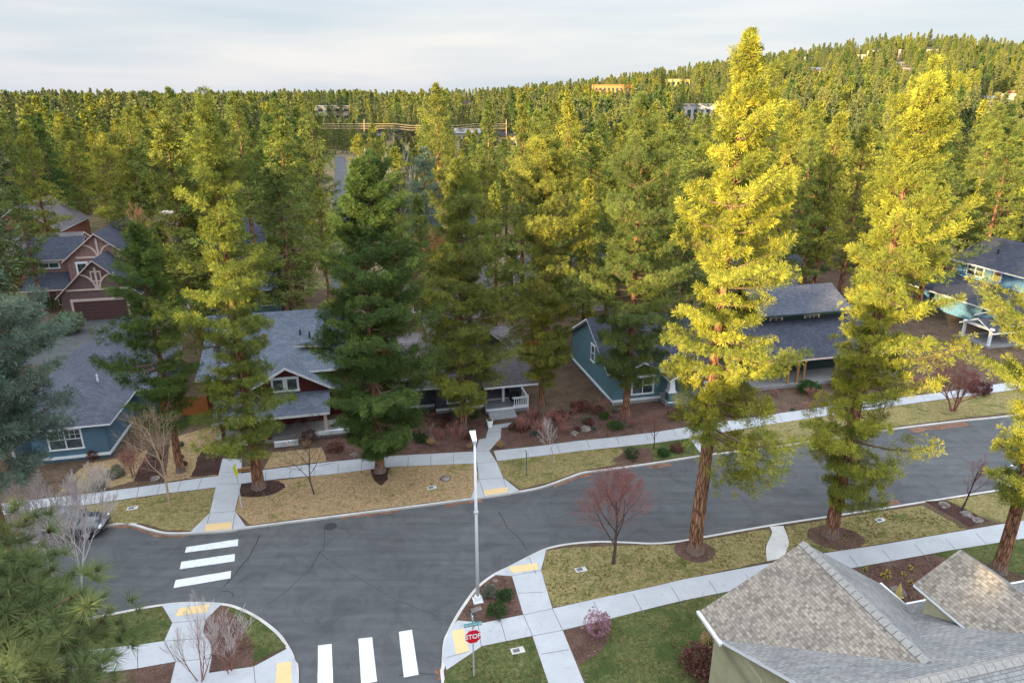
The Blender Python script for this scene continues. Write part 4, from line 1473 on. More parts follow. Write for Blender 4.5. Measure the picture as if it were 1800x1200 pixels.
# ridge caps
rc = MB()
for k in range(52):
    a = 14.1 + k * .38
    rc.prism([h.L(Q(a, -14.42, 7.33)), h.L(Q(a, -14.2, 7.47)), h.L(Q(a, -13.98, 7.33)), h.L(Q(a, -13.98, 7.29)), h.L(Q(a, -14.42, 7.29))], (.36, 0, 0))
rc2 = MB()
for k in range(19):
    b = 22.3 - k * .38
    rc2.prism([h.L(Q(18.68, -b, 6.93)), h.L(Q(18.9, -b, 7.07)), h.L(Q(19.12, -b, 6.93)), h.L(Q(19.12, -b, 6.87)), h.L(Q(18.68, -b, 6.87))], (0, -.35, 0))
rc2.build('ridge_cap', 'ridge', h.e)
rc.build('ridge_cap', 'ridge', h.e)
# upper gable B
h.roof([[Q(22.9, -19.9, 5.84), Q(22.9, -17.1, 5.84), Q(25.0, -14.3, 7.3), Q(25.0, -19.9, 7.3)]], 'sh_sunlit_tan', 'white', .12, 'dormer_roof')
h.roof([[Q(25.0, -19.9, 7.3), Q(25.0, -14.3, 7.3), Q(27.1, -17.1, 5.84), Q(27.1, -19.9, 5.84)]], 'sh_grey', 'white', .12, 'dormer_slope')
h.prism('dormer_wall', 'w_olive', [([Q(23.2, -19.4, 4.2), Q(26.8, -19.4, 4.2), Q(26.8, -19.4, 5.85), Q(25.0, -19.4, 7.1), Q(23.2, -19.4, 5.85)], (0, -4.2, 0))])
h.prism('wall', 'w_olive', [([Q(14.5, -21.6, 0), Q(23.2, -21.6, 0), Q(23.2, -21.6, 3.9), Q(18.9, -21.6, 6.75), Q(14.5, -21.6, 4.1)], (0, -3.5, 0)),
                            ([Q(14.6, -20.2, 0), Q(14.6, -8, 0), Q(14.6, -8, 4.0), Q(14.6, -14.2, 7.1), Q(14.6, -20.2, 3.95)], (19, 0, 0))])
h.boxes('gutter', 'white', [(13.93, 14.05, 20.3, 22.35, 4.0, 4.14), (23.72, 23.84, 20.8, 22.4, 3.66, 3.78), (23.8, 34, 20.72, 20.84, 3.74, 3.88)])
h.boxes('wing_wall', 'w_olive', [(14.6, 15, 20.0, 21.6, 0, 3.9)])
h.window(14.6, 17.5, 1.2, 1.6, 1.4, 'W', 'white', 2, 2)
h.window(19, 21.6, 1.2, 1.8, 1.4, 'N', 'white', 2, 2)

# --- houses glimpsed further back


def simple_house(u0, u1, v0, v1, ze, zr, axis, wall, roof, label, z0=0.0, group='far houses', trim='white', nwin=3, ov=.4, chimney=True, name='house'):
    p = uv2((u0 + u1) / 2, (v0 + v1) / 2)
    zz = max(terrain_h(p.x, p.y), 0) + z0
    h = House((u0 + u1) / 2, (v0 + v1) / 2, label, zz, group=group, name=name)
    gable_wall(h, u0, u1, v0, v1, -1, ze, zr, axis, wall, ov=ov)
    gable_roof(h, u0, u1, v0, v1, ze, zr, axis, roof, trim, ov)
    for k in range(nwin):
        uu = u0 + (u1 - u0) * (k + .5) / nwin
        h.window(uu, v0, max(ze - 2.1, .9), min(1.4, (u1 - u0) / nwin * .55), 1.2, 'S', trim, 2, 1)
    h.window(u0, (v0 + v1) / 2, max(ze - 2.1, .9), 1.2, 1.2, 'W', trim, 2, 1)
    if chimney:
        h.boxes('chimney', 'brick', [(u0 + 1.2, u0 + 2.1, v1 - 2.6, v1 - 1.7, ze, zr + .9)])
    return h


FB = []


def far_box(px, py, w, hgt, dist, wall, roof, label, depth=None, flat=True, name='building', cat='building', rows=1, group=None, rz=0.12, cols=6, over=.8):
    """a building far off; px, py = centre of its roof line, w and hgt in metres"""
    for dd in range(230, 1000, 6):
        p = atY(px, py, dd)
        if p.z - hgt <= terrain_h(p.x, p.y):
            dist = dd
            break
    p = atY(px, py, dist)
    zt = p.z
    k = CF / pxof(p)[2]
    FB.append((px - w * k * .5, px + w * k * .5, py - 2, py + hgt * k * (.8 if name == 'building' else .3), dist - 4))
    g = terrain_h(p.x, p.y)
    d = depth or w * .5
    e = empty(name, (p.x, p.y, min(g, zt - hgt)), rz, label, cat, group)
    H = zt - min(g, zt - hgt)
    mb = MB()
    mb.box(-w / 2, w / 2, 0, d, -3, H - .4)
    mb.build('wall', wall, e)
    mb = MB()
    if flat:
        mb.box(-w / 2 - over, w / 2 + over, -over, d + over, H - .4, H)
    else:
        r = w * .16
        mb.prism([(-w / 2 - over, -over, H - .4), (-w / 2 - over, d + over, H - .4), (-w / 2 - over, d / 2, H + r)], (w + 2 * over, 0, 0))
    mb.build('roof', roof, e)
    ch = hgt / rows
    for r in range(rows):
        for c in range(cols):
            x = -w / 2 + w * (c + .5) / cols
            z = H - .4 - (r + .65) * ch
            mb = MB()
            mb.box(x - w / cols * .27, x + w / cols * .27, -.07, -.01, z - ch * .14, z + ch * .3)
            mb.build('window', 'glass', e)
    return e


M['fcream'] = m_plain('far_cream_wall', (.42, .37, .27), .8, .05)
M['forange'] = m_plain('far_orange_wall', (.55, .26, .10), .8, .08)
M['fyellow'] = m_plain('far_yellow_wall', (.60, .46, .16), .8, .06)
M['fwhite'] = m_plain('far_white_wall', (.46, .45, .47), .8, .04)
M['ftan'] = m_plain('far_tan_wall', (.45, .32, .22), .8, .06)
M['fgrey'] = m_plain('far_grey_wall', (.28, .29, .33), .8, .06)

simple_house(-58, -47, 128, 142, 5.4, 9.6, 'v', 'redwall', 'sh_brown', 'red shake house with grey roof half hidden by pines at the upper left')
simple_house(-50, -41, 114, 126, 3.6, 6.4, 'u', 'redwall', 'sh_brown', 'low pinkish grey roof just behind the brown house')
simple_house(-62, -50, 92, 104, 3.4, 6.6, 'u', 'fgrey', 'sh_h2', 'pale grey roofed house at the left edge beneath a pine')
simple_house(-19, -9, 88, 98, 3.6, 6.8, 'u', 'w_teal', 'sh_h2', 'teal house with dark blue roof behind the tall left pine')
simple_house(-18, -8, 112, 124, 4.6, 8.0, 'u', 'fwhite', 'sh_dark', 'white walled house with dark roof glimpsed high behind the left pine')
simple_house(6, 17, 82, 93, 3.2, 6.4, 'u', 'ftan', 'sh_brown', 'tan walled garage roof behind the grey porch house')
simple_house(22, 33, 80, 91, 3.4, 6.8, 'u', 'fwhite', 'sh_brown', 'white walled house behind the teal house')
simple_house(52, 63, 84, 95, 3.6, 7.0, 'u', 'fgrey', 'sh_dark', 'grey house with dark roof between the two lit right hand pines')
simple_house(34, 46, 104, 116, 3.6, 7.4, 'v', 'fwhite', 'sh_brown', 'pale house deep among the trees behind the green house')
simple_house(10, 22, 118, 130, 3.6, 7.4, 'u', 'fwhite', 'sh_dark', 'white house in the second row behind the centre pines')

# far buildings standing out of the wood
far_box(578, 186, 38, 12, 640, 'fcream', 'fwhite', 'large boxy cream building above the wood left of centre', 26, rows=2, cols=5, rz=.35)
e = far_box(1078, 149, 40, 8, 760, 'forange', 'forange', 'long orange building on the lower hill', 20, rows=1, cols=9)
mb = MB()
mb.box(-24, -12, -4, 8, -3, 12.5)
mb.build('tower_wing', 'forange', e)
mb = MB()
mb.box(-12, 22, -6, -.4, 6.2, 6.9)
mb.build('canopy', 'fwhite', e)
far_box(1193, 139, 30, 8, 860, 'fyellow', 'fcream', 'yellow walled building near the top of the wooded slope', 14, cols=5)
far_box(1240, 183, 26, 9, 560, 'fwhite', 'fwhite', 'white building with dark openings below the ridge', 14, cols=6)
far_box(823, 181, 14, 7, 600, 'ftan', 'sh_brown', 'tan house in the wood under the skyline', 10, False, 'house', 'house', cols=3)
far_box(668, 231, 12, 6, 330, 'fwhite', 'sh_dark', 'white house with dark roof left of the tall centre pine', 9, False, 'house', 'house', cols=3, rz=.4)
far_box(708, 232, 13, 7, 320, 'fcream', 'sh_dark', 'cream gabled house just left of the tall centre pine', 10, False, 'house', 'house', cols=3, rz=-.3)
far_box(822, 233, 15, 5, 330, 'fcream', 'fgrey', 'cream house with pale roof right of the tall centre pine', 9, False, 'house', 'house', cols=4)
far_box(885, 238, 14, 6, 320, 'ftan', 'sh_brown', 'brown roofed house right of centre in the wood', 9, False, 'house', 'house', cols=3)
hill_spots = [(1425, 100, 'grey cottage left of the hilltop clearing'), (1438, 122, 'tan roofed house low on the left of the hill'), (1490, 98, 'white house at the left end of the hilltop clearing'),
              (1512, 96, 'teal roofed house at the hilltop clearing'), (1540, 88, 'cream house high in the hilltop clearing'), (1562, 92, 'pale villa in the middle of the clearing'),
              (1588, 86, 'tan house on the crest of the hill'), (1612, 84, 'grey villa on the right of the crest'), (1640, 86, 'white villa on the right of the clearing'),
              (1583, 108, 'long flat roofed house across the hillside'), (1532, 131, 'white framed house halfway up the hill'), (1600, 122, 'grey roofed house among the upper pines'),
              (1660, 100, 'cream house right of the clearing'), (1690, 96, 'tan house among pines on the right ridge'), (1730, 92, 'small grey house near the right ridge'),
              (1600, 144, 'tan house on the middle slope'), (1672, 160, 'pale house on the right hand slope'), (1745, 172, 'white house on the far right slope'),
              (1775, 158, 'red house at the right edge of the slope'), (1782, 170, 'brown roofed house at the far right')]
rr = random.Random(5)
for i, (px, py, lb) in enumerate(hill_spots):
    if i in (2, 5, 7, 10, 13, 15):
        continue
    d = 640 if py > 140 else (760 if py > 110 else 860)
    far_box(px, py, rr.uniform(7, 14), rr.uniform(4, 6), d + rr.uniform(-60, 40), ['fwhite', 'ftan', 'fgrey', 'fcream', 'fwhite'][i % 5] if 'red' not in lb else 'redwall',
            ['sh_brown', 'fgrey', 'sh_dark', 'ftan'][i % 4], lb, 8, i % 3 == 0, 'house', 'house', cols=3, rz=rr.uniform(-.5, .6), over=.5, group='houses on the hill')

# fences
def fence(a, b, hgt, label, group='cedar fences'):
    a, b = Vector(a), Vector(b)
    d = b - a
    e = empty('fence', a, math.atan2(d.y, d.x), label, 'fence', group)
    mb = MB()
    L = d.length
    x = 0
    k = 0
    while x < L:
        hh = hgt + .03 * math.sin(k * 2.3)
        mb.box(x + .006, min(x + .134, L), -.012, .012, .05, hh)
        x += .14
        k += 1
    mb.build('boards', 'wood', e)
    x = 0
    while x <= L + .01:
        p = MB()
        p.box(x - .05, x + .05, .014, .11, 0, hgt + .08)
        p.build('post', 'wood', e)
        x += max(L / max(1, round(L / 2.4)), .5)
    for z in (.35, hgt - .3):
        p = MB()
        p.box(0, L, .014, .05, z, z + .08)
        p.build('rail', 'wood', e)


fence(uv2(-17.0, 59.3, GZ), uv2(-12.7, 58.4, GZ), 1.8, 'reddish cedar fence between the blue house and the left pines')
fence(uv2(-3.6, 72, GZ), uv2(1.2, 72, GZ), 1.8, 'orange cedar fence behind the curved blue-grey roof')
fence(uv2(1.3, 69, GZ), uv2(6.5, 69, GZ), 1.8, 'cedar fence behind the dense dark pine')
fence(uv2(15, 66, GZ), uv2(20.5, 66, GZ), 1.8, 'cedar fence between the grey and teal houses')

# ------------------------------------------------------------------ pines near the street
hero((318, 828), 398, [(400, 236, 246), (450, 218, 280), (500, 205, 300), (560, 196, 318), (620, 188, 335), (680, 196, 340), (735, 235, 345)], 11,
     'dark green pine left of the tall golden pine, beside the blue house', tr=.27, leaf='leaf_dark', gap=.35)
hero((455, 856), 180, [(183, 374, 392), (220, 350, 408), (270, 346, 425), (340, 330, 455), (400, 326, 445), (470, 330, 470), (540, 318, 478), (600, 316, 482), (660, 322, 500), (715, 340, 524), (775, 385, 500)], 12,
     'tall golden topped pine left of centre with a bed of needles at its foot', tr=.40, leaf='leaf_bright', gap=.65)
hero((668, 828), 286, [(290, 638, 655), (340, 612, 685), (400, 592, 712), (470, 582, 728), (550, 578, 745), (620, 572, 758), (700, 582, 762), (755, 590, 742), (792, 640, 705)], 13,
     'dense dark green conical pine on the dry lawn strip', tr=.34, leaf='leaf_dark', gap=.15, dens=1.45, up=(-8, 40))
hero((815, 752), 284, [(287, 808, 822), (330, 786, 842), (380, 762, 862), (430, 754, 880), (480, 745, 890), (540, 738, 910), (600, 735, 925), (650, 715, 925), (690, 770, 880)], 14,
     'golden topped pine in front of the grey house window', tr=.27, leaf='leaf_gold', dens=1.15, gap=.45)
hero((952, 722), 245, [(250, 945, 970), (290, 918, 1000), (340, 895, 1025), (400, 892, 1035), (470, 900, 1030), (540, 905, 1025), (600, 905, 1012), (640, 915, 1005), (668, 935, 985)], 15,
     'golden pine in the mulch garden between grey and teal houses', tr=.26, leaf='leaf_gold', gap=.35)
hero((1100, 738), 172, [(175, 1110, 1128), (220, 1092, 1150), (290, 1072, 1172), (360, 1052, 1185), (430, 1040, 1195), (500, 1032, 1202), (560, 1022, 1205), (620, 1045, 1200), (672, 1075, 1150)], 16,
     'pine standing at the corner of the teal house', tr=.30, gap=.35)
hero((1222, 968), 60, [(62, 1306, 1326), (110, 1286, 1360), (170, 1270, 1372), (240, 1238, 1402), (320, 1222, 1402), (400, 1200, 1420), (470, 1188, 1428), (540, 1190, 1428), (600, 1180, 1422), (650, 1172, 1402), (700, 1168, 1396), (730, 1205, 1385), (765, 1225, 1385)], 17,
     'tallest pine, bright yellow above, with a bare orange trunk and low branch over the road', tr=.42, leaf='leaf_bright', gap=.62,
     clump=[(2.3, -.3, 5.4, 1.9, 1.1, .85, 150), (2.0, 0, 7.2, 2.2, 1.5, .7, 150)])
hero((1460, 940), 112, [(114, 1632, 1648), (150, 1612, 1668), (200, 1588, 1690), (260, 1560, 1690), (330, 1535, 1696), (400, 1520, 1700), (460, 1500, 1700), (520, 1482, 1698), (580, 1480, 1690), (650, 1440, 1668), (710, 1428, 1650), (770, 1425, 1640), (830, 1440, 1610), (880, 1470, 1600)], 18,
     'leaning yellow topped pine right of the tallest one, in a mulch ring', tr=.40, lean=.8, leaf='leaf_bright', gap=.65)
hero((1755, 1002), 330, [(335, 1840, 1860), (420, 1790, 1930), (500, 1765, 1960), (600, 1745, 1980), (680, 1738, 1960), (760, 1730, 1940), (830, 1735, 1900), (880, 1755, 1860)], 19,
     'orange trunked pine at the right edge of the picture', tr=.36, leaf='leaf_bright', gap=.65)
# blue-grey spruce at the left edge
p = Vector((-24.6, 28, GZ))
tm, cm, _ = pine_parts(21.9, [(10.5, 3.3, 3.6), (12.5, 3.9, 4.3), (15, 3.9, 4.2), (18, 2.9, 3.2), (20.5, 1.6, 1.7), (21.9, .3, .3)], 21, .34, None, 'hero', 'leaf_spruce', 'pinebark2', 1.5, gap=.2, up=(-14, 38))
put_tree(tm, cm, p, 0, 1, 'blue-grey evergreen at the left edge in front of the blue roof', 'evergreens at the left edge')
# the close pine in the lower left corner
p = Vector((-9.0, 8.1, GZ))
tm, cm, info = pine_parts(22.3, [(12.5, 2.4, 2.4), (16.0, 2.5, 2.6), (17.0, 2.6, 2.8), (18.1, 2.75, 2.95), (18.8, 2.5, 2.6), (19.2, 1.6, 1.6), (20.0, 1.3, 1.35), (21.0, 1.4, 1.4), (21.7, 1.1, 1.1), (22.1, .4, .4)], 22, .30, None, 'near', 'leaf_near', 'pinebark2', 1.15, gap=.2, up=(-22, 2))
t = put_tree(tm, cm, p, 0, 1, 'very close pine with long needles filling the lower left corner', 'evergreens at the left edge')
mb = MB()
rd = random.Random(4)
Cn, Sn = info
for i in range(0, len(Cn), 6):
    c = Vector(Cn[i])
    k = rd.uniform(.028, .045)
    d = Vector((rd.uniform(-.3, .3), rd.uniform(-.3, .3), 1)).normalized()
    mb.tube([c - d * k * 1.2, c - d * k * .4, c + d * k * .6, c + d * k * 1.5], [k * .3, k, k * .85, .004], 7)
M['cone'] = m_mulch('pine_cone', (.05, .02, .014), (.12, .05, .035), (.22, .11, .08), 60)
mb.build('cones', 'cone', t)

# named pines further off
far_group = 'pines rising behind the near houses'
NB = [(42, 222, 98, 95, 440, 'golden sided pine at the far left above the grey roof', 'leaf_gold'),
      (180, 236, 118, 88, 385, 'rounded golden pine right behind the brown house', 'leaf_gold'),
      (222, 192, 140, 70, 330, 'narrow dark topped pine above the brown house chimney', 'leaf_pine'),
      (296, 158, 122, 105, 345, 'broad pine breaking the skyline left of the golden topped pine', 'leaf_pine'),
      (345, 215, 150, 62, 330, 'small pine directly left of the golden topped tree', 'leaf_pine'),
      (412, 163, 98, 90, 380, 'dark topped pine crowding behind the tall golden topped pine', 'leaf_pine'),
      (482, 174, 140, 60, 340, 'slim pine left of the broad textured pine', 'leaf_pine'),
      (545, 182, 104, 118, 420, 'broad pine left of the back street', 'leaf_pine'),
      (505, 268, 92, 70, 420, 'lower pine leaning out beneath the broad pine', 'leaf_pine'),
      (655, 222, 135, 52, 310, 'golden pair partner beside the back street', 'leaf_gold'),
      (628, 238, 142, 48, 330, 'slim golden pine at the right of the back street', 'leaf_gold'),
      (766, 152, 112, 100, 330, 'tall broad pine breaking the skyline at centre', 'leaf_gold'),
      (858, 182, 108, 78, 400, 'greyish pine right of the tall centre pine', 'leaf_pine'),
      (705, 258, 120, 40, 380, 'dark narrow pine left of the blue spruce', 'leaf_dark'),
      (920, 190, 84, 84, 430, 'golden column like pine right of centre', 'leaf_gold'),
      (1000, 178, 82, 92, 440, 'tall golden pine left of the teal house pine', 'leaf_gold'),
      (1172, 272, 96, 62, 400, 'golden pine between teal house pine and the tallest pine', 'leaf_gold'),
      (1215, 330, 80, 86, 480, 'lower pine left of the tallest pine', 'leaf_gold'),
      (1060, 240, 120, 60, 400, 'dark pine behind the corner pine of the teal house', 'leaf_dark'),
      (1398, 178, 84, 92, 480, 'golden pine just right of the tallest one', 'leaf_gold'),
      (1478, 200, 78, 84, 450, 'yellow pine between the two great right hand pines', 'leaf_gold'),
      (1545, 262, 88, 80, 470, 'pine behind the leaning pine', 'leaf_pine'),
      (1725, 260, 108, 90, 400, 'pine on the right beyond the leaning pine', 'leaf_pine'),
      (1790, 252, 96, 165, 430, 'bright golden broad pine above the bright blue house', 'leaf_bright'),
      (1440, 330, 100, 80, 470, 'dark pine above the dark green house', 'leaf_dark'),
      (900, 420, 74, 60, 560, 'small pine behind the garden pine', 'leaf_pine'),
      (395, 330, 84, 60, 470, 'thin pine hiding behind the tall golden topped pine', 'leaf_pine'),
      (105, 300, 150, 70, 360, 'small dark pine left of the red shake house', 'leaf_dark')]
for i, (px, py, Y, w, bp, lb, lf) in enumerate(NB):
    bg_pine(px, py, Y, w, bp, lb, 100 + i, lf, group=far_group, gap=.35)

for i, (px, py, Y, w, bp, lb) in enumerate([
        (255, 318, 78, 80, 560, 'second row pine between the brown house chimney and the tall golden topped pine'),
        (330, 345, 74, 70, 580, 'second row pine touching the left side of the golden topped pine'),
        (470, 300, 76, 84, 520, 'second row pine right behind the golden topped pine'),
        (560, 330, 88, 72, 470, 'second row pine left of the back street mouth'),
        (735, 345, 72, 66, 560, 'second row pine behind the dense dark pine'),
        (870, 330, 70, 76, 560, 'second row pine between the two golden pines at centre'),
        (1035, 320, 70, 80, 570, 'second row pine left of the teal house corner pine'),
        (1165, 350, 68, 80, 560, 'second row pine right of the teal house corner pine'),
        (1285, 215, 66, 104, 560, 'second row pine behind the tallest pine'),
        (1350, 300, 74, 84, 520, 'second row pine over the dark green house left end'),
        (1445, 270, 78, 92, 480, 'second row pine over the dark green house roof'),
        (1585, 300, 72, 96, 560, 'second row pine behind the leaning pine'),
        (1690, 330, 100, 84, 430, 'second row pine above the lower slate roof at right'),
        (25, 330, 84, 86, 480, 'second row pine at the far left edge'),
        (130, 330, 128, 70, 390, 'small pine rising over the red shake house')]):
    bg_pine(px, py, Y, w, bp, lb, 180 + i, ['leaf_gold', 'leaf_pine', 'leaf_pine'][i % 3], group='second row pines behind the house roofs', gap=.45)
bg_pine(745, 264, 94, 84, 430, 'silvery blue spruce at centre behind the golden pine', 160, 'leaf_spruce', group='spruces', name='spruce_tree', gap=.2, dens=1.3, up=(-10, 30))

# ------------------------------------------------------------------ the wood: single pines, then the rest as one mass
protos = []
for i in range(6):
    rg = random.Random(300 + i)
    r = rg.uniform(3.0, 4.0)
    prof = [(5 + rg.random() * 2, r * .7, r * .7), (9, r, r), (15, r * .8, r * .8), (20, r * .42, r * .42), (23, .25, .25)]
    tm, cm, _ = pine_parts(23, prof, 300 + i, .30, None, 'mid', ['leaf_pine', 'leaf_gold', 'leaf_pine', 'leaf_dark', 'leaf_gold', 'leaf_pine'][i], 'bark', .85, gap=.35)
    protos.append((tm, cm))
PROT = [(62, 215, 388, 590, 88), (100, 150, 280, 400, 126), (0, 60, 352, 400, 96), (1630, 1800, 415, 620, 70), (1375, 1500, 480, 640, 52), (1000, 1180, 560, 720, 50),
        (601, 613, 285, 420, 330), (495, 600, 395, 640, 50),    
            (0, 1800, 640, 1200, 300), 
        (885, 935, 500, 640, 60),  ]
PROT += FB
rz = random.Random(99)
cand = []
houses_uv = [(o.location.x, o.location.y) for o in COL.objects if o.type == 'EMPTY' and o.name.startswith('house') and o.location.y > 60]
named_xy = [(o.location.x, o.location.y) for o in COL.objects if o.type == 'EMPTY' and ('tree' in o.name) and o.location.y > 60]


def try_tree(x, y, h, r, strict=True):
    g = terrain_h(x, y)
    t = pxof((x, y, g + h))
    b = pxof((x, y, g + h * .12))
    if t[2] < 5:
        return None
    w = CF * r / t[2]
    for (x0, x1, y0, y1, Y) in PROT:
        if y < Y and t[0] + w > x0 and t[0] - w < x1 and t[1] < y1 and b[1] > y0:
            return None
    return g, t, w


Yv = 66.0
while Yv < 1150:
    step = 7.3 if Yv < 250 else min(6.3 + Yv * .0042, 8.3)
    half = Yv * .80 + 40
    x = -half
    while x < half:
        xx = x + rz.uniform(-.48, .48) * step
        yy = Yv + rz.uniform(-.48, .48) * step
        x += step
        px = 900 + CF / CT * xx / yy
        # open ground near the hilltop and sparser town gaps
        dens = noise.noise(Vector((xx * .018, yy * .018, 0)))
        drop = .10 + max(0, -dens) * .5
        if yy < 140:
            drop += .17
        if 1400 < px < 1700 and yy > 780:
            drop += .25
        if rz.random() < drop:
            continue
        u, v = xy2uv(xx, yy)
        if v < 66 or (-8 < u < 7 and 90 < v < 330):
            continue
        if any(abs(xx - a) < 8 and abs(yy - b) < 8 for a, b in houses_uv if b < 200):
            continue
        if any((xx - a) ** 2 + (yy - b) ** 2 < 9 for a, b in named_xy):
            continue
        hh = rz.uniform(15, 25) if yy < 400 else rz.uniform(12, 24)
        if yy < 160:
            hh = rz.uniform(16, 24.5)
        r = try_tree(xx, yy, hh, 3.2)
        if r is None:
            hh *= .62
            r = try_tree(xx, yy, hh, 2.4)
        if r is None:
            continue
        cand.append((yy, xx, hh, r[0], r[1][0], r[1][1], r[2]))
    Yv += step
inside = [c for c in cand if -20 < c[4] < 1820]
inside.sort(key=lambda c: c[0])
singles = inside[:265]
sset = set((c[0], c[1]) for c in singles)
rest = [c for c in cand if (c[0], c[1]) not in sset]


def zone(px, yy):
    if px < 420:
        return 'background pine left of the tall golden topped pine', 'background pines on the left'
    if px < 760:
        return 'background pine near the back street in the left centre', 'background pines in the left centre'
    if px < 1180:
        return 'background pine behind the grey and teal houses', 'background pines in the right centre'
    return 'background pine at the foot of the hill on the right', 'background pines on the right'


for i, c in enumerate(singles):
    yy, xx, hh, g, px, py, w = c
    lb, gp = zone(px, yy)
    tm, cm = protos[i * 7 % 6]
    s = hh / 23
    put_tree(tm, cm, (xx, yy, g), rz.random() * 6.28, (s * rz.uniform(1.2, 1.7), s * rz.uniform(1.2, 1.7), s), lb, gp)

# prototypes for the mass, kept out of the scene and instanced by one geometry-nodes object
pc = bpy.data.collections.new('wood_kinds')
for i in range(7):
    rg = random.Random(400 + i)
    r = rg.uniform(2.9, 3.9)
    prof = [(2.5, r, r), (5, r * 1.25, r * 1.25), (11, r * .9, r * .9), (16.5, r * .42, r * .42), (20, .1, .1)]
    tm, cm, _ = pine_parts(20, prof, 400 + i, .25, None, 'far', ['leaf_far', 'leaf_far', 'leaf_gold', 'leaf_far', 'leaf_pine', 'leaf_far', 'leaf_dark'][i], 'bark', 1.15, gap=.3)
    o = bpy.data.objects.new('kind', cm)
    tb = bpy.data.objects.new('kind_trunk', tm)
    bm = bmesh.new()
    bm.from_mesh(cm)
    nf = len(bm.faces)
    bm.from_mesh(tm)
    bm.faces.ensure_lookup_table()
    for f in bm.faces[nf:]:
        f.material_index = 1
    me = bpy.data.meshes.new('kind')
    bm.to_mesh(me)
    bm.free()
    me.materials.append(cm.materials[0])
    me.materials.append(M['limb'])
    at = me.attributes.get('tint')
    o.data = me
    bpy.data.objects.remove(tb)
    pc.objects.link(o)


def instancer(name, pts, label, cat, group=None):
    """pts: (x, y, z, scale)"""
    me = bpy.data.meshes.new(name)
    me.from_pydata([p[:3] for p in pts], [], [])
    a = me.attributes.new('size', 'FLOAT', 'POINT')
    a.data.foreach_set('value', [p[3] for p in pts])
    o = bpy.data.objects.new(name, me)
    link(o)
    ng = bpy.data.node_groups.new(name, 'GeometryNodeTree')
    ng.interface.new_socket('Geometry', in_out='INPUT', socket_type='NodeSocketGeometry')
    ng.interface.new_socket('Geometry', in_out='OUTPUT', socket_type='NodeSocketGeometry')
    N = ng.nodes
    gi, go = N.new('NodeGroupInput'), N.new('NodeGroupOutput')
    ci = N.new('GeometryNodeCollectionInfo')
    ci.inputs['Collection'].default_value = pc
    ci.inputs['Separate Children'].default_value = True
    ci.inputs['Reset Children'].default_value = True
    ip = N.new('GeometryNodeInstanceOnPoints')
    ip.inputs['Pick Instance'].default_value = True
    rv = N.new('FunctionNodeRandomValue')
    rv.data_type = 'FLOAT_VECTOR'
    rv.inputs[0].default_value = (-.03, -.03, 0)
    rv.inputs[1].default_value = (.03, .03, 6.28)
    ri = N.new('FunctionNodeRandomValue')
    ri.data_type = 'INT'
    [s for s in ri.inputs if s.name == 'Min' and s.type == 'INT'][0].default_value = 0
    [s for s in ri.inputs if s.name == 'Max' and s.type == 'INT'][0].default_value = 6
    na = N.new('GeometryNodeInputNamedAttribute')
    na.data_type = 'FLOAT'
    na.inputs['Name'].default_value = 'size'
    lk = ng.links.new
    lk(gi.outputs[0], ip.inputs['Points'])
    lk(ci.outputs[0], ip.inputs['Instance'])
    lk(rv.outputs[0], ip.inputs['Rotation'])
    lk([s for s in ri.outputs if s.type == 'INT'][0], ip.inputs['Instance Index'])
    lk([s for s in na.outputs if s.enabled][0], ip.inputs['Scale'])
    lk(ip.outputs[0], go.inputs[0])
    md = o.modifiers.new('wood', 'NODES')
    md.node_group = ng
    return tag(o, label, cat, group, 'stuff')


instancer('pine_forest', [(c[1], c[0], c[3], c[2] / 20 * rz.uniform(.95, 1.15)) for c in rest],
          'pine wood covering the plain and the hill to the horizon', 'forest')
# pines added west and south, out of frame, to shade the crossing
pts = []
for gx in range(-200, 6, 6):
    for gy in range(-110, 64, 6):
        x, y = gx + rz.uniform(-2.6, 2.6), gy + rz.uniform(-2.6, 2.6)
        if y > 0 and x > -.80 * y - 14:
            continue
        if x > -46 and y > -34 and y < 70 or (x > -24 and y > -46):
            continue
        if rz.random() < .22:
            continue
        cc = x * .69 - y * .72            # which part of the street this tree stands up-sun of
        along = max(0, (-17 - x) * .72 + (40 - y) * .69)
        zl = 20 if cc < -47 else 10.5 if cc < -35 else 14 if cc < -27 else 12 if cc < -9 else 9.5  # shapes tree heights so sunlight starts at a chosen level
        hgt = min(37, zl + 1.0 + .176 * along) + rz.uniform(-3.2, 2.0)
        pts.append((x, y, -.03, hgt / 20))
instancer('shade_wood', pts, 'unseen pine wood added west of the crossing to shade it', 'forest')

# ------------------------------------------------------------------ leafless trees and shrubs
bare_tree(G(1078, 990), 5.0, 31, 'twig_dark', 'twig_red', 'round pinkish leafless street tree on the near verge', spread=.95, kl=1.45, th=.11, levels=4, first=.27, kids=10, up=.5, fine=1.0)
bare_tree(G(298, 890), 7.2, 32, 'twig_tan', 'twig_tan', 'tall crooked leafless tree on the verge beside the utility cover', spread=.85, th=.09, levels=3, first=.35, kids=9, up=.25, fine=1.5)
bare_tree(G(552, 868), 5.6, 33, 'twig_dark', 'twig_dark', 'thin leafless sapling on the dry lawn strip between two pines', spread=.9, th=.06, levels=3, first=.25, kids=9, up=.2, fine=1.4)
bare_tree(G(974, 812), 3.6, 34, 'twig_white', 'twig_white', 'small pale birch on the verge right of the street lamp', spread=.6, th=.035, levels=3, first=.3, kids=8, up=.6, fine=1.4)
bare_tree(G(1149, 789), 3.0, 35, 'twig_dark', 'twig_red', 'small reddish leafless tree by the short garden path', spread=.75, th=.05, levels=3, first=.3, kids=8, up=.4, fine=1.3)
bare_tree(G(1689, 898), 3.9, 36, 'twig_dark', 'twig_red', 'dark leafless sapling in the rock strip on the right', spread=.75, th=.07, levels=3, first=.35, kids=8, up=.4, fine=1.3)
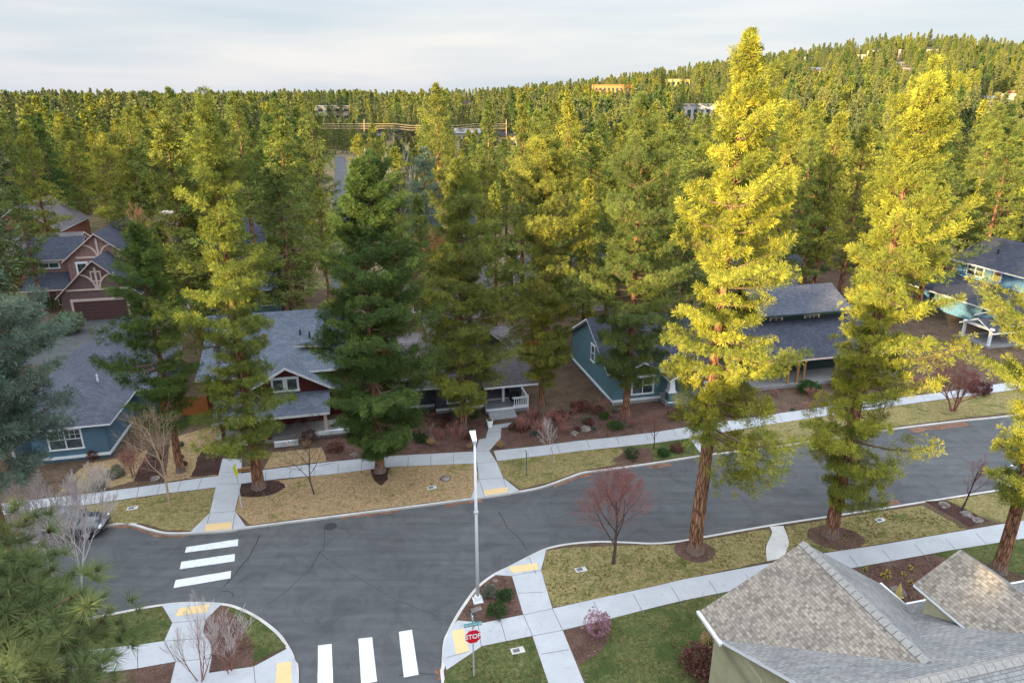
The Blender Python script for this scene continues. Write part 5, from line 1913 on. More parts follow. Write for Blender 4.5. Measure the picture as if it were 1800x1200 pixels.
bare_tree(G(1675, 722), 5.2, 37, 'twig_red', 'twig_red', 'wide crimson leafless tree below the bright blue house', spread=.8, th=.09, levels=4, first=.15, kids=8, up=.4, fine=1.4, stems=3)
bare_tree(G(128, 1092), 9.2, 38, 'twig_white', 'twig_white', 'tall pale leafless birch reaching over the parked dark car', spread=.5, th=.075, levels=4, first=.3, kids=9, up=.6, fine=1.5, stems=2)
bare_tree(G(352, 1195), 3.9, 39, 'twig_red', 'twig_white', 'pale multi stemmed birch on the south west corner', spread=.45, th=.03, levels=3, first=.2, kids=7, up=.6, fine=1.2, stems=4)
bare_tree(G(402, 1180), 3.2, 40, 'twig_red', 'twig_white', 'lower leafless shrub beside the corner birch', spread=.5, th=.03, levels=3, first=.2, kids=7, up=.6, fine=1.3, stems=4)
bare_tree(G(235, 838), 2.6, 41, 'twig_red', 'twig_pink', 'spreading reddish leafless shrub right of the blue house', name='bare_shrub', cat='shrub', spread=.7, th=.04, levels=3, first=.2, kids=7, up=.3, stems=4)
bare_tree(G(952, 765), 1.9, 42, 'twig_red', 'twig_pink', 'pinkish leafless shrub in the middle of the mulch garden', name='bare_shrub', cat='shrub', spread=.6, th=.03, levels=3, first=.15, kids=7, up=.4, stems=5)
bare_tree(G(920, 760), 1.5, 43, 'twig_red', 'twig_pink', 'low pinkish leafless shrub beside the porch steps', name='bare_shrub', cat='shrub', spread=.6, th=.03, levels=3, first=.15, kids=7, up=.4, stems=5)
bare_tree(G(805, 772), 1.4, 44, 'twig_red', 'twig_pink', 'leafless shrub in the mulch left of the street lamp', name='bare_shrub', cat='shrub', spread=.6, th=.03, levels=3, first=.15, kids=7, up=.4, stems=5)
bare_tree(G(755, 760), 1.0, 45, 'twig_tan', 'twig_tan', 'tiny tan leafless shrub before the grey house', name='bare_shrub', cat='shrub', spread=.5, th=.02, levels=2, first=.15, kids=7, up=.5, stems=4)
for i, (px, top, Y, lb, tw, st, sp) in enumerate([
        (300, 312, 84, 'golden brown leafless birch beside the brick chimney', 'twig_orange', 2, .28),
        (520, 398, 90, 'tan leafless willow like tree left of the back street', 'twig_tan', 4, .22),
        (740, 378, 84, 'orange leafless birch clump under the blue spruce', 'twig_orange', 3, .4),
        (780, 392, 86, 'reddish leafless clump right of the orange birches', 'twig_pink', 3, .4),
        (679, 248, 120, 'silvery fan shaped leafless poplar at centre', 'twig_white', 6, .16),
        (1118, 262, 160, 'pale grey leafless tree far behind the corner pine', 'twig_white', 3, .3)]):
    p = atY(px, top, Y)
    gz = terrain_h(p.x, p.y)
    bare_tree((p.x, p.y, gz), (p.z - gz) * .92, 60 + i, 'twig_white' if i in (0, 4) else 'twig_tan', tw, lb, spread=sp, th=.12, levels=4 if i not in (4,) else 3,
              first=.12 if st > 2 else .3, kids=9, up=.9, fine=3.0, stems=st)

SH = [((1111, 806), .55, .95, 'leaf_shrub', 'round clipped dark green bush on the verge near the kerb'),
      ((1050, 1112), .68, 1.25, 'leaf_pink', 'rounded pink flowering bush beside the sidewalk'),
      ((860, 1047), .36, .6, 'leaf_sage', 'small round grey-green bush beside the lamp post'),
      ((887, 1052), .45, .45, 'leaf_shrub', 'loose green shrub in the corner mulch bed, upper one'),
      ((873, 1078), .55, .45, 'leaf_shrub', 'low green shrub at the lower edge of the corner mulch bed'),
      ((832, 735), .5, .95, 'leaf_shrub', 'dark green bush left of the porch steps'),
      ((1033, 742), .5, .6, 'leaf_sage', 'grey-green bush in the garden before the teal house'),
      ((1062, 735), .4, .55, 'leaf_shrub', 'bright green bush at the corner of the teal house'),
      ((1082, 752), .7, .5, 'leaf_shrub', 'low green shrub under the teal house pine'),
      ((1050, 725), .5, .6, 'leaf_rust', 'rust coloured shrub by the teal house wall'),
      ((1020, 718), .9, .5, 'leaf_rust', 'wide rusty ground shrub between the two porches'),
      ((985, 735), .8, .6, 'leaf_rust', 'rusty shrub behind the garden boulders'),
      ((165, 806), .38, .75, 'leaf_rust', 'dark maroon shrub against the blue house wall'),
      ((205, 835), .7, .4, 'leaf_sage', 'flat grey-green juniper on the left lawn edge'),
      ((175, 858), .6, .35, 'leaf_sage', 'flat juniper nearest the left sidewalk'),
      ((720, 745), .8, .7, 'leaf_rust', 'russet shrub left of the pine by the grey house'),
      ((740, 775), .6, .5, 'leaf_shrub', 'green shrub against the sidewalk left of the lamp'),
      ((1165, 800), .5, .5, 'leaf_shrub', 'green shrub behind the kerb by the short garden path'),
      ((1190, 792), .6, .6, 'leaf_rust', 'brownish shrub beside the short garden path'),
      ((545, 772), .7, .7, 'leaf_rust', 'rust shrub in front of the red house porch'),
      ((590, 790), .7, .5, 'leaf_rust', 'dark shrub at the foot of the red house'),
      ((1190, 735), .8, .8, 'leaf_rust', 'reddish shrub before the teal porch'),
      ((1300, 715), .9, .8, 'leaf_rust', 'reddish shrub bed before the dark green house'),
      ((1420, 690), 1.0, 1.1, 'leaf_shrub', 'dark green shrub below the dark green house porch'),
      ((1480, 682), 1.1, 1.2, 'leaf_shrub', 'bushy evergreen right of the cedar porch posts'),
      ((1720, 690), 1.0, 1.0, 'leaf_rust', 'rust bush under the crimson leafless tree'),
      ((1232, 1180), .9, 1.2, 'leaf_rust', 'reddish bush at the olive wall of the near house'),
      ((1250, 1140), .5, .9, 'leaf_straw', 'straw coloured bush near the corner of the near roof'),
      ((100, 545), 1.3, 2.2, 'leaf_shrub', 'dark evergreen bush left of the garage door')]
for i, (pp, r, hh, lf, lb) in enumerate(SH):
    n = int(230 * max(r, .5) ** 1.3 * (1.6 if r > .9 else 1.4))
    leafy_shrub(G(*pp), r, hh, 200 + i, lf, lb, n=n, nb=9, ts=.13 if r < .9 else .2, group='garden shrubs', twig='twig_red' if lf in ('leaf_rust', 'leaf_pink') else 'twig_dark')
leafy_shrub(G(125, 585), 1.5, 2.6, 260, 'leaf_spruce', 'pale blue dwarf spruce beside the driveway', name='dwarf_spruce', n=700, ts=.25)
for i, (pp, lb) in enumerate([((878, 787), 'straw yellow grass tuft at the path corner right of the lamp'), ((757, 782), 'pale grass tuft in the mulch before the pine'),
                              ((540, 786), 'yellow grass tuft at the foot of the red house'), ((825, 788), 'small straw tuft beside the lamp path'),
                              ((300, 730), 'dry grass tuft near the left fence')]):
    for k in range(1):
        grass_clump(G(*pp), .5, .75 if i != 3 else .45, 300 + i, 'leaf_straw', lb, group='ornamental grasses')


# small clutter of the beds: copies of three low plants
lows = [leafy_shrub(G(732, 766), .34, .42, 901, 'leaf_rust', 'low russet plant in the mulch before the grey house', name='low_plant', cat='plant', n=130, ts=.11, group='low plants of the beds'),
        leafy_shrub(G(965, 752), .3, .34, 902, 'leaf_sage', 'low plant in the garden between the grey and teal houses', name='low_plant', cat='plant', n=110, ts=.10, group='low plants of the beds'),
        bare_tree(G(1100, 745), 1.1, 903, 'twig_red', 'twig_pink', 'low plant in the garden between the grey and teal houses', name='low_plant', cat='plant', group='low plants of the beds', spread=.7, th=.02, levels=2, first=.1, kids=8, up=.4, stems=5, fine=1.6)]
rq = random.Random(77)
zones = [((580, 835, 735, 790), 'low russet plant in the mulch before the grey house', 16), ((900, 1140, 728, 768), 'low plant in the garden between the grey and teal houses', 22),
         ((1150, 1430, 705, 738), 'low plant in the bed before the dark green house', 12), ((200, 330, 790, 835), 'low plant in the bed right of the blue house', 9),
         ((1480, 1780, 660, 690), 'low plant in the bed before the bright blue house', 10)]
for (x0, x1, y0, y1), lb, n in zones:
    for k in range(n):
        px = rq.uniform(x0, x1)
        py = rq.uniform(y0, y1) - (px - x0) / (x1 - x0) * (y1 - y0) * .35
        s = lows[rq.randrange(3)]
        r = s.copy()
        COL.objects.link(r)
        r.location = G(px, py)
        r.rotation_euler = (0, 0, rq.uniform(0, 6.28))
        z = rq.uniform(.6, 1.35)
        r.scale = (z, z, z * rq.uniform(.7, 1.1))
        r['label'] = lb
        for ch in s.children:
            q = ch.copy()
            COL.objects.link(q)
            q.parent = r


def rock(loc, r, seed, label, flat=.6, group='garden boulders'):
    rd = random.Random(seed)
    bm = bmesh.new()
    bmesh.ops.create_icosphere(bm, subdivisions=3, radius=1)
    for v in bm.verts:
        n = noise.noise(v.co * 1.3 + Vector((seed, 0, 0))) * .35 + noise.noise(v.co * 3 + Vector((0, seed, 0))) * .12
        v.co = v.co * (1 + n)
        v.co.z = max(v.co.z * flat, -.2)
        v.co *= r
    me = bpy.data.meshes.new('boulder')
    bm.to_mesh(me)
    bm.free()
    me.materials.append(M['rock'])
    o = bpy.data.objects.new('boulder', me)
    o.location = loc
    o.rotation_euler = (0, 0, rd.random() * 6)
    link(o)
    return tag(o, label, 'rock', group)


for i, (px, py, r, lb) in enumerate([(622, 800, .28, 'small pale boulder left of the dark pine foot'), (646, 797, .38, 'tan boulder touching the sidewalk by the dark pine'),
                                     (632, 778, .25, 'grey stone in the bed behind the dark pine'), (273, 842, .35, 'brown boulder at the sidewalk left of the crooked tree'),
                                     (1030, 755, .5, 'grey boulder in the garden centre'), (960, 748, .5, 'large grey boulder beside the porch steps'),
                                     (1010, 762, .35, 'boulder near the sidewalk in the garden'), (1660, 888, .35, 'pale flat rock at the top of the rock strip'),
                                     (1700, 905, .4, 'pale rock at the foot of the dark sapling'), (1718, 915, .35, 'pale rock at the lower end of the rock strip'),
                                     (870, 1021, .16, 'small white stone in the corner mulch bed'), (834, 792, .12, 'tiny stone beside the lamp path'),
                                     (1578, 1040, .45, 'dark rock in the mulch courtyard beside the near roofs')]):
    rock(G(px, py), r, i + 1, lb)
# sawn log / utility stub near the lamp foot
mb = MB()
mb.box(-.27, .27, -.13, .13, 0, .12)
mb.box(-.29, .29, -.15, .15, .12, .15)
o = mb.build('utility_box', M['rock'])
o.location = G(837, 1074)
o.rotation_euler = (0, 0, .5)
tag(o, 'weathered low utility box in the mulch below the lamp post', 'utility box')
# utility covers in the lawns
for px, py, lb in ((233, 893, 'white utility cover in the lawn strip left of the western ramp'), (759, 857, 'small pale utility cover in the dry lawn'),
                   (1021, 1001, 'round grey utility cover in the near verge lawn'), (1547, 914, 'white utility cover in the lawn beside the mulch ring'),
                   (910, 1143, 'pale utility cover in the green corner lawn')):
    e = empty('utility_cover', G(px, py), .3, lb, 'utility cover', 'utility covers')
    mb = MB()
    mb.box(-.34, .34, -.2, .2, 0, .035)
    mb.build('frame', 'kerb', e)
    mb = MB()
    mb.box(-.24, .1, -.11, .11, .036, .045)
    mb.build('lid', 'joint', e)
# tree stump
mb = MB()
mb.tube([(0, 0, 0), (0, 0, .06), (0, 0, .16)], [.42, .32, .27], 12, cap=True)
o = mb.build('tree_stump', 'rock', None, True)
o.location = G(783, 841)
tag(o, 'low grey tree stump in the dry lawn near the lamp', 'tree stump')
# wooden log on the sidewalk edge by the yellow sign
mb = MB()
mb.tube([(-.75, 0, .12), (0, .03, .14), (.8, 0, .11)], [.11, .12, .10], 8, cap=True)
mb.box(-.8, .8, -.25, -.2, .05, .12)
o = mb.build('fallen_log', 'leaf_straw' if False else M['post'], None, True)
o.location = G(437, 826)
o.rotation_euler = (0, 0, .25)
tag(o, 'orange brown log lying by the sidewalk beside the yellow sign', 'log')

# ------------------------------------------------------------------ street furniture
p = G(840, 1055)
ztop = atY(840, 764, p.y).z
e = empty('street_lamp', p, SA, 'tall white street lamp at the corner of the crossing', 'street lamp')
HL = ztop - p.z
mb = MB()
mb.tube([(0, 0, .3), (0, 0, HL * .55), (0, 0, HL - .45)], [.10, .082, .055], 14, cap=True)
mb.build('pole', 'pole', e, True)
mb = MB()
mb.box(-.27, .27, -.27, .27, 0, .07)
vs = [(a * w, b * w, z) for z, w in ((.07, .21), (.34, .14)) for a, b in ((-1, -1), (1, -1), (1, 1), (-1, 1))]
mb.add(vs, [(0, 1, 5, 4), (1, 2, 6, 5), (2, 3, 7, 6), (3, 0, 4, 7), (4, 5, 6, 7)])
mb.build('base', 'pole', e)
for a, b in ((-1, -1), (1, -1), (1, 1), (-1, 1)):
    mb = MB()
    mb.tube([(a * .22, b * .22, .07), (a * .22, b * .22, .13)], [.025, .025], 6, cap=True)
    mb.build('bolt', 'metal', e)
mb = MB()
mb.tube([(0, 0, HL * .55), (0, 0, HL * .55 + .12)], [.125, .125], 12, cap=True)
mb.build('collar', 'metal', e)
hd = MB()
vs = [(-.10, -.05, HL - .40), (.10, -.05, HL - .40), (.15, .58, HL - .16), (-.15, .58, HL - .16)]
vs += [(x, y, z + .11) for x, y, z in vs]
hd.add(vs, [(3, 2, 1, 0), (4, 5, 6, 7), (0, 1, 5, 4), (1, 2, 6, 5), (2, 3, 7, 6), (3, 0, 4, 7)])
hd = hd.build('lamp_head', 'signwhite', e)
mb = MB()
vs = [(-.07, .12, HL - .36), (.07, .12, HL - .36), (.10, .48, HL - .22), (-.10, .48, HL - .22)]
vs += [(x, y, z - .05) for x, y, z in vs]
mb.add(vs, [(0, 1, 2, 3), (7, 6, 5, 4), (4, 5, 1, 0), (5, 6, 2, 1), (6, 7, 3, 2), (7, 4, 0, 3)])
mb.build('lens', 'glass', hd)
mb = MB()
mb.tube([(0, 0, HL - .5), (0, 0, HL - .3)], [.09, .08], 10, cap=True)
mb.build('neck', 'metal', e)


def text_mesh(s, size, mat, depth=.004, name='lettering', parent=None, loc=(0, 0, 0), rot=(0, 0, 0), sx=1):
    cu = bpy.data.curves.new('t', 'FONT')
    cu.body = s
    cu.size = size
    cu.align_x = 'CENTER'
    cu.align_y = 'CENTER'
    cu.extrude = depth
    cu.offset = size * .022
    ob = bpy.data.objects.new('t', cu)
    COL.objects.link(ob)
    bpy.context.view_layer.update()
    dg = bpy.context.evaluated_depsgraph_get()
    me = bpy.data.meshes.new_from_object(ob.evaluated_get(dg))
    bpy.data.objects.remove(ob)
    me.materials.clear()
    me.materials.append(M[mat])
    me.transform(Matrix.Diagonal((sx, 1, 1, 1)))
    o = bpy.data.objects.new(name, me)
    o.location = loc
    o.rotation_euler = rot
    return link(o, parent)


def octagon(r, y, t):
    a = [(r * math.cos(R(22.5 + 45 * k)), y, r * math.sin(R(22.5 + 45 * k))) for k in range(8)]
    mb = MB()
    mb.prism(a, (0, t, 0))
    return mb


p = G(833, 1187)
e = empty('stop_sign', p, SA, 'red octagonal stop sign under a teal street name blade', 'stop sign')
zc = atY(833, 1117, p.y).z - p.z
mb = MB()
mb.box(-.03, .03, -.03, .03, 0, zc + 1.15)
mb.build('post', 'metal', e)
f = octagon(.415, -.045, .012)
f = f.build('sign_face', 'red', e)
f.location = (0, 0, zc)
bz = MB()
o1 = [(.415 * math.cos(R(22.5 + 45 * k)), -.05, .415 * math.sin(R(22.5 + 45 * k))) for k in range(8)]
o2 = [(.39 * math.cos(R(22.5 + 45 * k)), -.05, .39 * math.sin(R(22.5 + 45 * k))) for k in range(8)]
bz.add(o1 + o2, [(k, (k + 1) % 8, 8 + (k + 1) % 8, 8 + k) for k in range(8)])
bz.build('border', 'signwhite', f)
tx = text_mesh('STOP', .36, 'signwhite', .003, 'lettering', f, (0, -.053, 0), (R(90), 0, 0), .86)
nb = MB()
nb.box(-.42, .42, -.012, .012, zc + .56, zc + .76)
nb = nb.build('name_blade', 'teal', e)
text_mesh('NW SUMMIT DR', .15, 'signwhite', .002, 'lettering', nb, (0, -.016, zc + .66), (R(90), 0, 0), .72)
nb2 = MB()
nb2.box(-.012, .012, -.42, .42, zc + .80, zc + 1.0)
nb2.build('name_blade', 'teal', e)

p = G(425, 893)
e = empty('pedestrian_sign', p, SA, 'yellow diamond crossing sign seen almost edge on beside the western ramp', 'traffic sign')
zc = atY(417, 826, p.y).z - p.z
mb = MB()
mb.tube([(0, 0, 0), (0, 0, zc + .5)], [.035, .035], 8, cap=True)
mb.build('post', 'metal', e)
for r, y, sx in ((.48, 0, 1),):
    mb = MB()
    mb.prism([(-.04, -r, 0), (-.04, 0, -r), (-.04, r, 0), (-.04, 0, r)], (-.012, 0, 0))
    s = mb.build('sign_face', 'yellow', e)
    s.location = (0, 0, zc)
    s.rotation_euler = (0, 0, .5)
p = G(925, 836)
e = empty('sign_post', p, SA, 'green post with a small sign plate edge on, right of the lamp', 'sign post')
mb = MB()
mb.tube([(0, 0, 0), (0, 0, 1.95)], [.04, .04], 8, cap=True)
M['greenpost'] = m_plain('green_post', (.06, .13, .11), .6)
mb.build('post', 'greenpost', e)
mb = MB()
mb.box(-.05, .05, -.14, .14, 1.9, 2.15)
mb.box(-.09, .09, -.09, .09, 2.16, 2.22)
mb.build('plate', 'metal', e)
# planter and round chair at the grey porch
e = empty('planter', G(861, 750), SA, 'white tapered planter at the porch steps', 'planter')
mb = MB()
vs = [(a * w, b * w, z) for z, w in ((0, .15), (.62, .24)) for a, b in ((-1, -1), (1, -1), (1, 1), (-1, 1))]
mb.add(vs, [(3, 2, 1, 0), (0, 1, 5, 4), (1, 2, 6, 5), (2, 3, 7, 6), (3, 0, 4, 7), (4, 5, 6, 7)])
mb.build('pot', 'signwhite', e)
mb = MB()
mb.box(-.2, .2, -.2, .2, .6, .63)
mb.build('soil', 'soil', e)
e = empty('porch_chair', uv2(13.2, 53.9, GZ + .45), SA, 'round black bowl chair with pale cushion on the porch', 'chair')
mb = MB()
n = 16
pr = [(.16, .1), (.40, .3), (.52, .62), (.46, .95)]
vs = []
for r, z in pr:
    for k in range(n):
        a = 2 * math.pi * k / n
        vs.append((r * math.cos(a), r * math.sin(a), z * (.75 + .25 * math.sin(a)) if z > .4 else z))
mb.add(vs, [(i * n + k, i * n + (k + 1) % n, (i + 1) * n + (k + 1) % n, (i + 1) * n + k) for i in range(3) for k in range(n)])
mb.build('shell', 'black', e, True)
mb = MB()
mb.tube([(0, -.02, .3), (0, -.02, .42)], [.34, .36], 14, cap=True)
mb.build('cushion', 'fwhite', e)
mb = MB()
for a in range(4):
    mb.tube([(.25 * math.cos(a * 1.57), .25 * math.sin(a * 1.57), 0), (.1 * math.cos(a * 1.57), .1 * math.sin(a * 1.57), .15)], [.02, .02], 5)
mb.build('legs', 'black', e)
# carved yellow garden ornament in the courtyard of the near house
e = empty('garden_ornament', G(1577, 1052), 0, 'pale yellow pointed garden ornament in the mulch courtyard', 'garden ornament')
mb = MB()
mb.tube([(0, 0, 0), (0, 0, .3), (.02, 0, .55), (0, 0, 1.1)], [.22, .16, .14, .01], 7, cap=True)
mb.build('body', 'fyellow', e)
mb = MB()
mb.tube([(-.35, 0, .1), (0, 0, .2), (.35, 0, .05)], [.05, .08, .05], 6, cap=True)
mb.build('arms', 'fyellow', e)
rd = random.Random(9)
for i, (px, py) in enumerate([(1520, 1004), (1560, 1008), (1600, 1000), (1552, 1014), (1562, 1018), (1588, 1012), (1600, 1026), (1625, 1058)]):
    lbs = ['nearest the sidewalk', 'left of centre by the sidewalk', 'below the fence corner', 'left of the pair', 'right of the pair', 'in the middle', 'right of the ornament', 'against the roof edge']
    leafy_shrub(G(px, py), .11, .28, 500 + i, 'leaf_flower' if False else 'leaf_yellow' if 'leaf_yellow' in M else 'leaf_straw',
                'small yellow daffodil clump ' + lbs[i] + ' in the mulch courtyard', name='daffodil', cat='flower', n=14, nb=7, ts=.07, group='daffodils')


# ------------------------------------------------------------------ cars
def car(loc, rz, paint, label, suv=True):
    e = empty('parked_car', loc, rz, label, 'car')
    Lc, Wd = 4.7, 1.86
    hs = 1.70 if suv else 1.46
    # body: cross sections along x (front = +x); (x, belt z, bottom z, half width)
    sec = [(-2.35, .92, .42, .74), (-2.2, 1.0, .3, .86), (-1.5, 1.03, .24, .93), (0, 1.0, .22, .93), (.9, .98, .22, .93), (1.6, .92, .24, .90), (2.15, .80, .30, .84), (2.35, .66, .42, .70)]
    mb = MB()
    vs = []
    for x, zb, z0, w in sec:
        vs += [(x, -w * .93, z0), (x, -w, z0 + .22), (x, -w, zb - .18), (x, -w * .94, zb), (x, 0, zb + .035), (x, w * .94, zb), (x, w, zb - .18), (x, w, z0 + .22), (x, w * .93, z0)]
    n = 9
    fs = [(i * n + k, i * n + k + 1, (i + 1) * n + k + 1, (i + 1) * n + k) for i in range(len(sec) - 1) for k in range(n - 1)]
    fs += [tuple(range(n)), tuple(reversed(range((len(sec) - 1) * n, len(sec) * n)))]
    mb.add(vs, fs)
    body = mb.build('body', paint, e, True)
    # roof
    cab = [(-2.1, 1.02, .78, 1.02, .78)]
    r = MB()
    T = [(-2.0 if suv else -1.5, .66), (-1.6 if suv else -.9, .70), (-.6, .71), (.15, .68)]
    zt = [hs - .10, hs, hs + .02, hs - .06]
    vs = []
    for (x, w), z in zip(T, zt):
        vs += [(x, -w, z - .05), (x, -w * .8, z), (x, w * .8, z), (x, w, z - .05)]
    fs = [(i * 4 + k, i * 4 + k + 1, (i + 1) * 4 + k + 1, (i + 1) * 4 + k) for i in range(3) for k in range(3)]
    r.add(vs, fs)
    r.build('roof', paint, body, True)
    g = MB()
    bl = [(-2.22 if suv else -2.0, .78, 1.0), (1.05, .80, .97)]
    t0, t3 = T[0], T[3]
    z0t, z3t = zt[0] - .05, zt[3] - .05
    A = [(bl[0][0], -bl[0][1], bl[0][2]), (bl[1][0], -bl[1][1], bl[1][2]), (t3[0], -t3[1], z3t), (t0[0], -t0[1], z0t)]
    B = [(x, -y, z) for x, y, z in A]
    g.add([Vector(a) * .995 + Vector((0, 0, .004)) for a in A + B], [(0, 1, 2, 3), (7, 6, 5, 4), (1, 5, 6, 2), (4, 0, 3, 7)])
    g.build('windows', 'glass', body)
    for sd in (-1, 1):
        for (xa, xb, xc, xd) in ((-.65, -.65, -.60, -.60), (.28, .2, .25, .33)):
            q = MB()
            q.tube([(xa, sd * .80, 1.0), (xb, sd * .715, hs - .06)], [.035, .03], 4)
            q.build('pillar', paint, body)
        q = MB()
        q.tube([(1.05, sd * .8, .98), (.15, sd * .69, hs - .08)], [.04, .035], 4)
        q.build('pillar', paint, body)
        q = MB()
        q.box(.72, .86, sd * 1.02 - .1, sd * 1.02 + .1, .98, 1.13)
        q.build('mirror', paint, body)
        q = MB()
        q.box(2.02, 2.27, sd * .66 - .14, sd * .66 + .14, .66, .78)
        q.build('headlight', 'signwhite', body)
        q = MB()
        q.box(-2.37, -2.25, sd * .68 - .12, sd * .68 + .12, .7, .92)
        q.build('taillight', 'red', body)
        for wx in (-1.42, 1.45):
            wl = MB()
            wl.tube([(wx, sd * .72, .34), (wx, sd * .74, .34), (wx, sd * .95, .34), (wx, sd * .955, .34)], [.30, .34, .34, .30], 20, cap=True)
            w = wl.build('wheel', 'black', e)
            rm = MB()
            rm.tube([(wx, sd * .945, .34), (wx, sd * .965, .34)], [.21, .2], 14, cap=True)
            rm.build('rim', 'metal', w)
    return e


def m_paint(name, c, metal=.3):
    t = NT(name)
    b = t.n('BsdfPrincipled')
    b.inputs['Base Color'].default_value = tuple(c) + (1,)
    b.inputs['Metallic'].default_value = metal
    b.inputs['Roughness'].default_value = .28
    b.inputs['Coat Weight'].default_value = .6
    t.l(b, 0, t.out, 0)
    return t.m


M['car_dark'] = m_paint('dark_car_paint', (.05, .055, .07))
M['car_white'] = m_paint('white_car_paint', (.70, .71, .73), 0)
pc1 = G(122, 936, 0)
car(pc1 + Vector((0, -.1, 0)), R(10), 'car_dark', 'dark parked car partly screened by the pale birch')
car(G(1812, 864, 0) + Vector((.6, .9, 0)), R(194), 'car_white', 'white car at the right edge partly hidden behind the orange trunk', True)

# overhead lines far behind
e = empty('power_line', atY(555, 260, 300), 0, 'overhead power line crossing the wood in the distance', 'power line')
ex, ey, ez = e.location
for k, (dy, dz) in enumerate(((218, 0), (222, -1.2), (226, -2.6))):
    mb = MB()
    pts = [atY(px, dy - (6 if px == 640 else 0) + (3 if abs(px - 770) < 60 else 0), 300) for px in range(555, 901, 28)]
    mb.tube([(p.x - ex, p.y - ey, p.z - ez) for p in pts], [.10] * len(pts), 4)
    mb.build('wire', 'twig_tan', e)
for px in (640, 890):
    a, b = atY(px, 210, 300.4), atY(px, 262, 300.4)
    mb = MB()
    mb.tube([(b.x - ex, b.y - ey, b.z - ez - 4), (a.x - ex, a.y - ey, a.z - ez)], [.22, .16], 6)
    mb.build('pole', 'twig_tan', e)

# grass blades scattered over the lawns
def scatter_grass(name, polys, n, seed, leaf, size, label, nb=4):
    rng = random.Random(seed)
    P = []
    for pl in polys:
        q = [Vector((p.x, p.y, 0)) for p in pl]
        tri = tessellate_polygon([q])
        ar = [abs((q[b] - q[a]).cross(q[c] - q[a]).z) / 2 for a, b, c in tri]
        tot = sum(ar)
        for t, A in zip(tri, ar):
            for _ in range(int(n * A)):
                r1, r2 = rng.random() ** .5, rng.random()
                a, b, c = (q[k] for k in t)
                p = a * (1 - r1) + b * (r1 * (1 - r2)) + c * (r1 * r2)
                if noise.noise(Vector((p.x * .9, p.y * .9, seed))) + rng.uniform(-.25, .25) > -.05:
                    P.append((p.x, p.y, GZ))
    P = np.array(P)
    g = np.random.default_rng(seed)
    k = len(P)
    V = tufts(P, np.tile(np.array([[0, 0, 1.]]), (k, 1)), g.uniform(.6, 1.2, k) * size, nb, .35, g, (20, 80), False)
    o = bpy.data.objects.new(name, tri_mesh(name, V, g.uniform(0, 1, k * nb), leaf))
    link(o)
    return tag(o, label, 'grass', None, 'stuff')


scatter_grass('grass', [PX([(1000, 964), (1095, 960), (1195, 959), (1330, 934), (1345, 958), (1345, 984), (1200, 1015), (1025, 1054), (973, 1065), (955, 1004), (963, 970)]),
                        PX([(1380, 927), (1455, 915), (1620, 890), (1700, 928), (1543, 954), (1380, 978)]),
                        PX([(787, 1179), (847, 1138), (932, 1119), (962, 1199), (780, 1200)]),
                        PX([(1078, 1089), (1250, 1050), (1245, 1200), (1040, 1200), (1020, 1167)]),
                        PX([(395, 1070), (423, 1076), (455, 1092), (500, 1135), (446, 1163), (420, 1120)]),
                        PX([(195, 1088), (283, 1070), (301, 1095), (287, 1124), (220, 1132)])], 34, 71, 'leaf_grass', .13, 'green and tan grass of the near lawns')
scatter_grass('dry_grass', [PX([(428, 856), (575, 838), (690, 823), (833, 817), (826, 870), (600, 898), (440, 918)]),
                            PX([(100, 896), (290, 872), (378, 860), (368, 900), (300, 926), (200, 914)]),
                            PX([(876, 813), (1020, 796), (1088, 790), (1050, 818), (970, 842), (916, 855)])], 30, 72, 'leaf_drygrass', .08, 'dry tan grass of the far verge')
# needles, cones and twigs lying on the mulch and lawns
rng = np.random.default_rng(5)
PP = []
rd = random.Random(6)
for pl, dens in ((PX([(700, 728), (835, 722), (856, 745), (835, 792), (575, 811), (560, 770)]), 16), (PX([(904, 742), (1200, 705), (1147, 757), (944, 781), (883, 770)]), 16),
                 (PX([(869, 1013), (900, 1015), (917, 1076), (850, 1091), (812, 1086), (838, 1044)]), 30), (PX([(1501, 1002), (1640, 976), (1690, 1000), (1620, 1065), (1540, 1045)]), 25),
                 (PX([(366, 1090), (393, 1068), (444, 1130), (444, 1162), (372, 1178)]), 25), (PX([(428, 856), (690, 823), (833, 817), (826, 870), (440, 918)]), 1.6),
                 (PX([(1380, 927), (1620, 890), (1690, 926), (1400, 974)]), 1.4), (PX([(180, 860), (330, 842), (340, 800), (240, 790)]), 10)):
    q = [Vector((p.x, p.y, 0)) for p in pl]
    for t in tessellate_polygon([q]):
        a, b, c = (q[k] for k in t)
        for _ in range(int(abs((b - a).cross(c - a).z) / 2 * dens)):
            r1, r2 = rd.random() ** .5, rd.random()
            p = a * (1 - r1) + b * (r1 * (1 - r2)) + c * (r1 * r2)
            PP.append((p.x, p.y, GZ + .015))
PP = np.array(PP)
k = len(PP)
V = tufts(PP, np.tile(np.array([[0, 0, 1.]]), (k, 1)), rng.uniform(.05, .14, k), 4, .3, rng, (55, 92), False)
o = bpy.data.objects.new('fallen_needles', tri_mesh('fallen_needles', V, rng.uniform(0, 1, k * 4), 'leaf_rust'))
link(o)
tag(o, 'fallen brown needles and twigs over beds and lawns', 'needle litter', None, 'stuff')

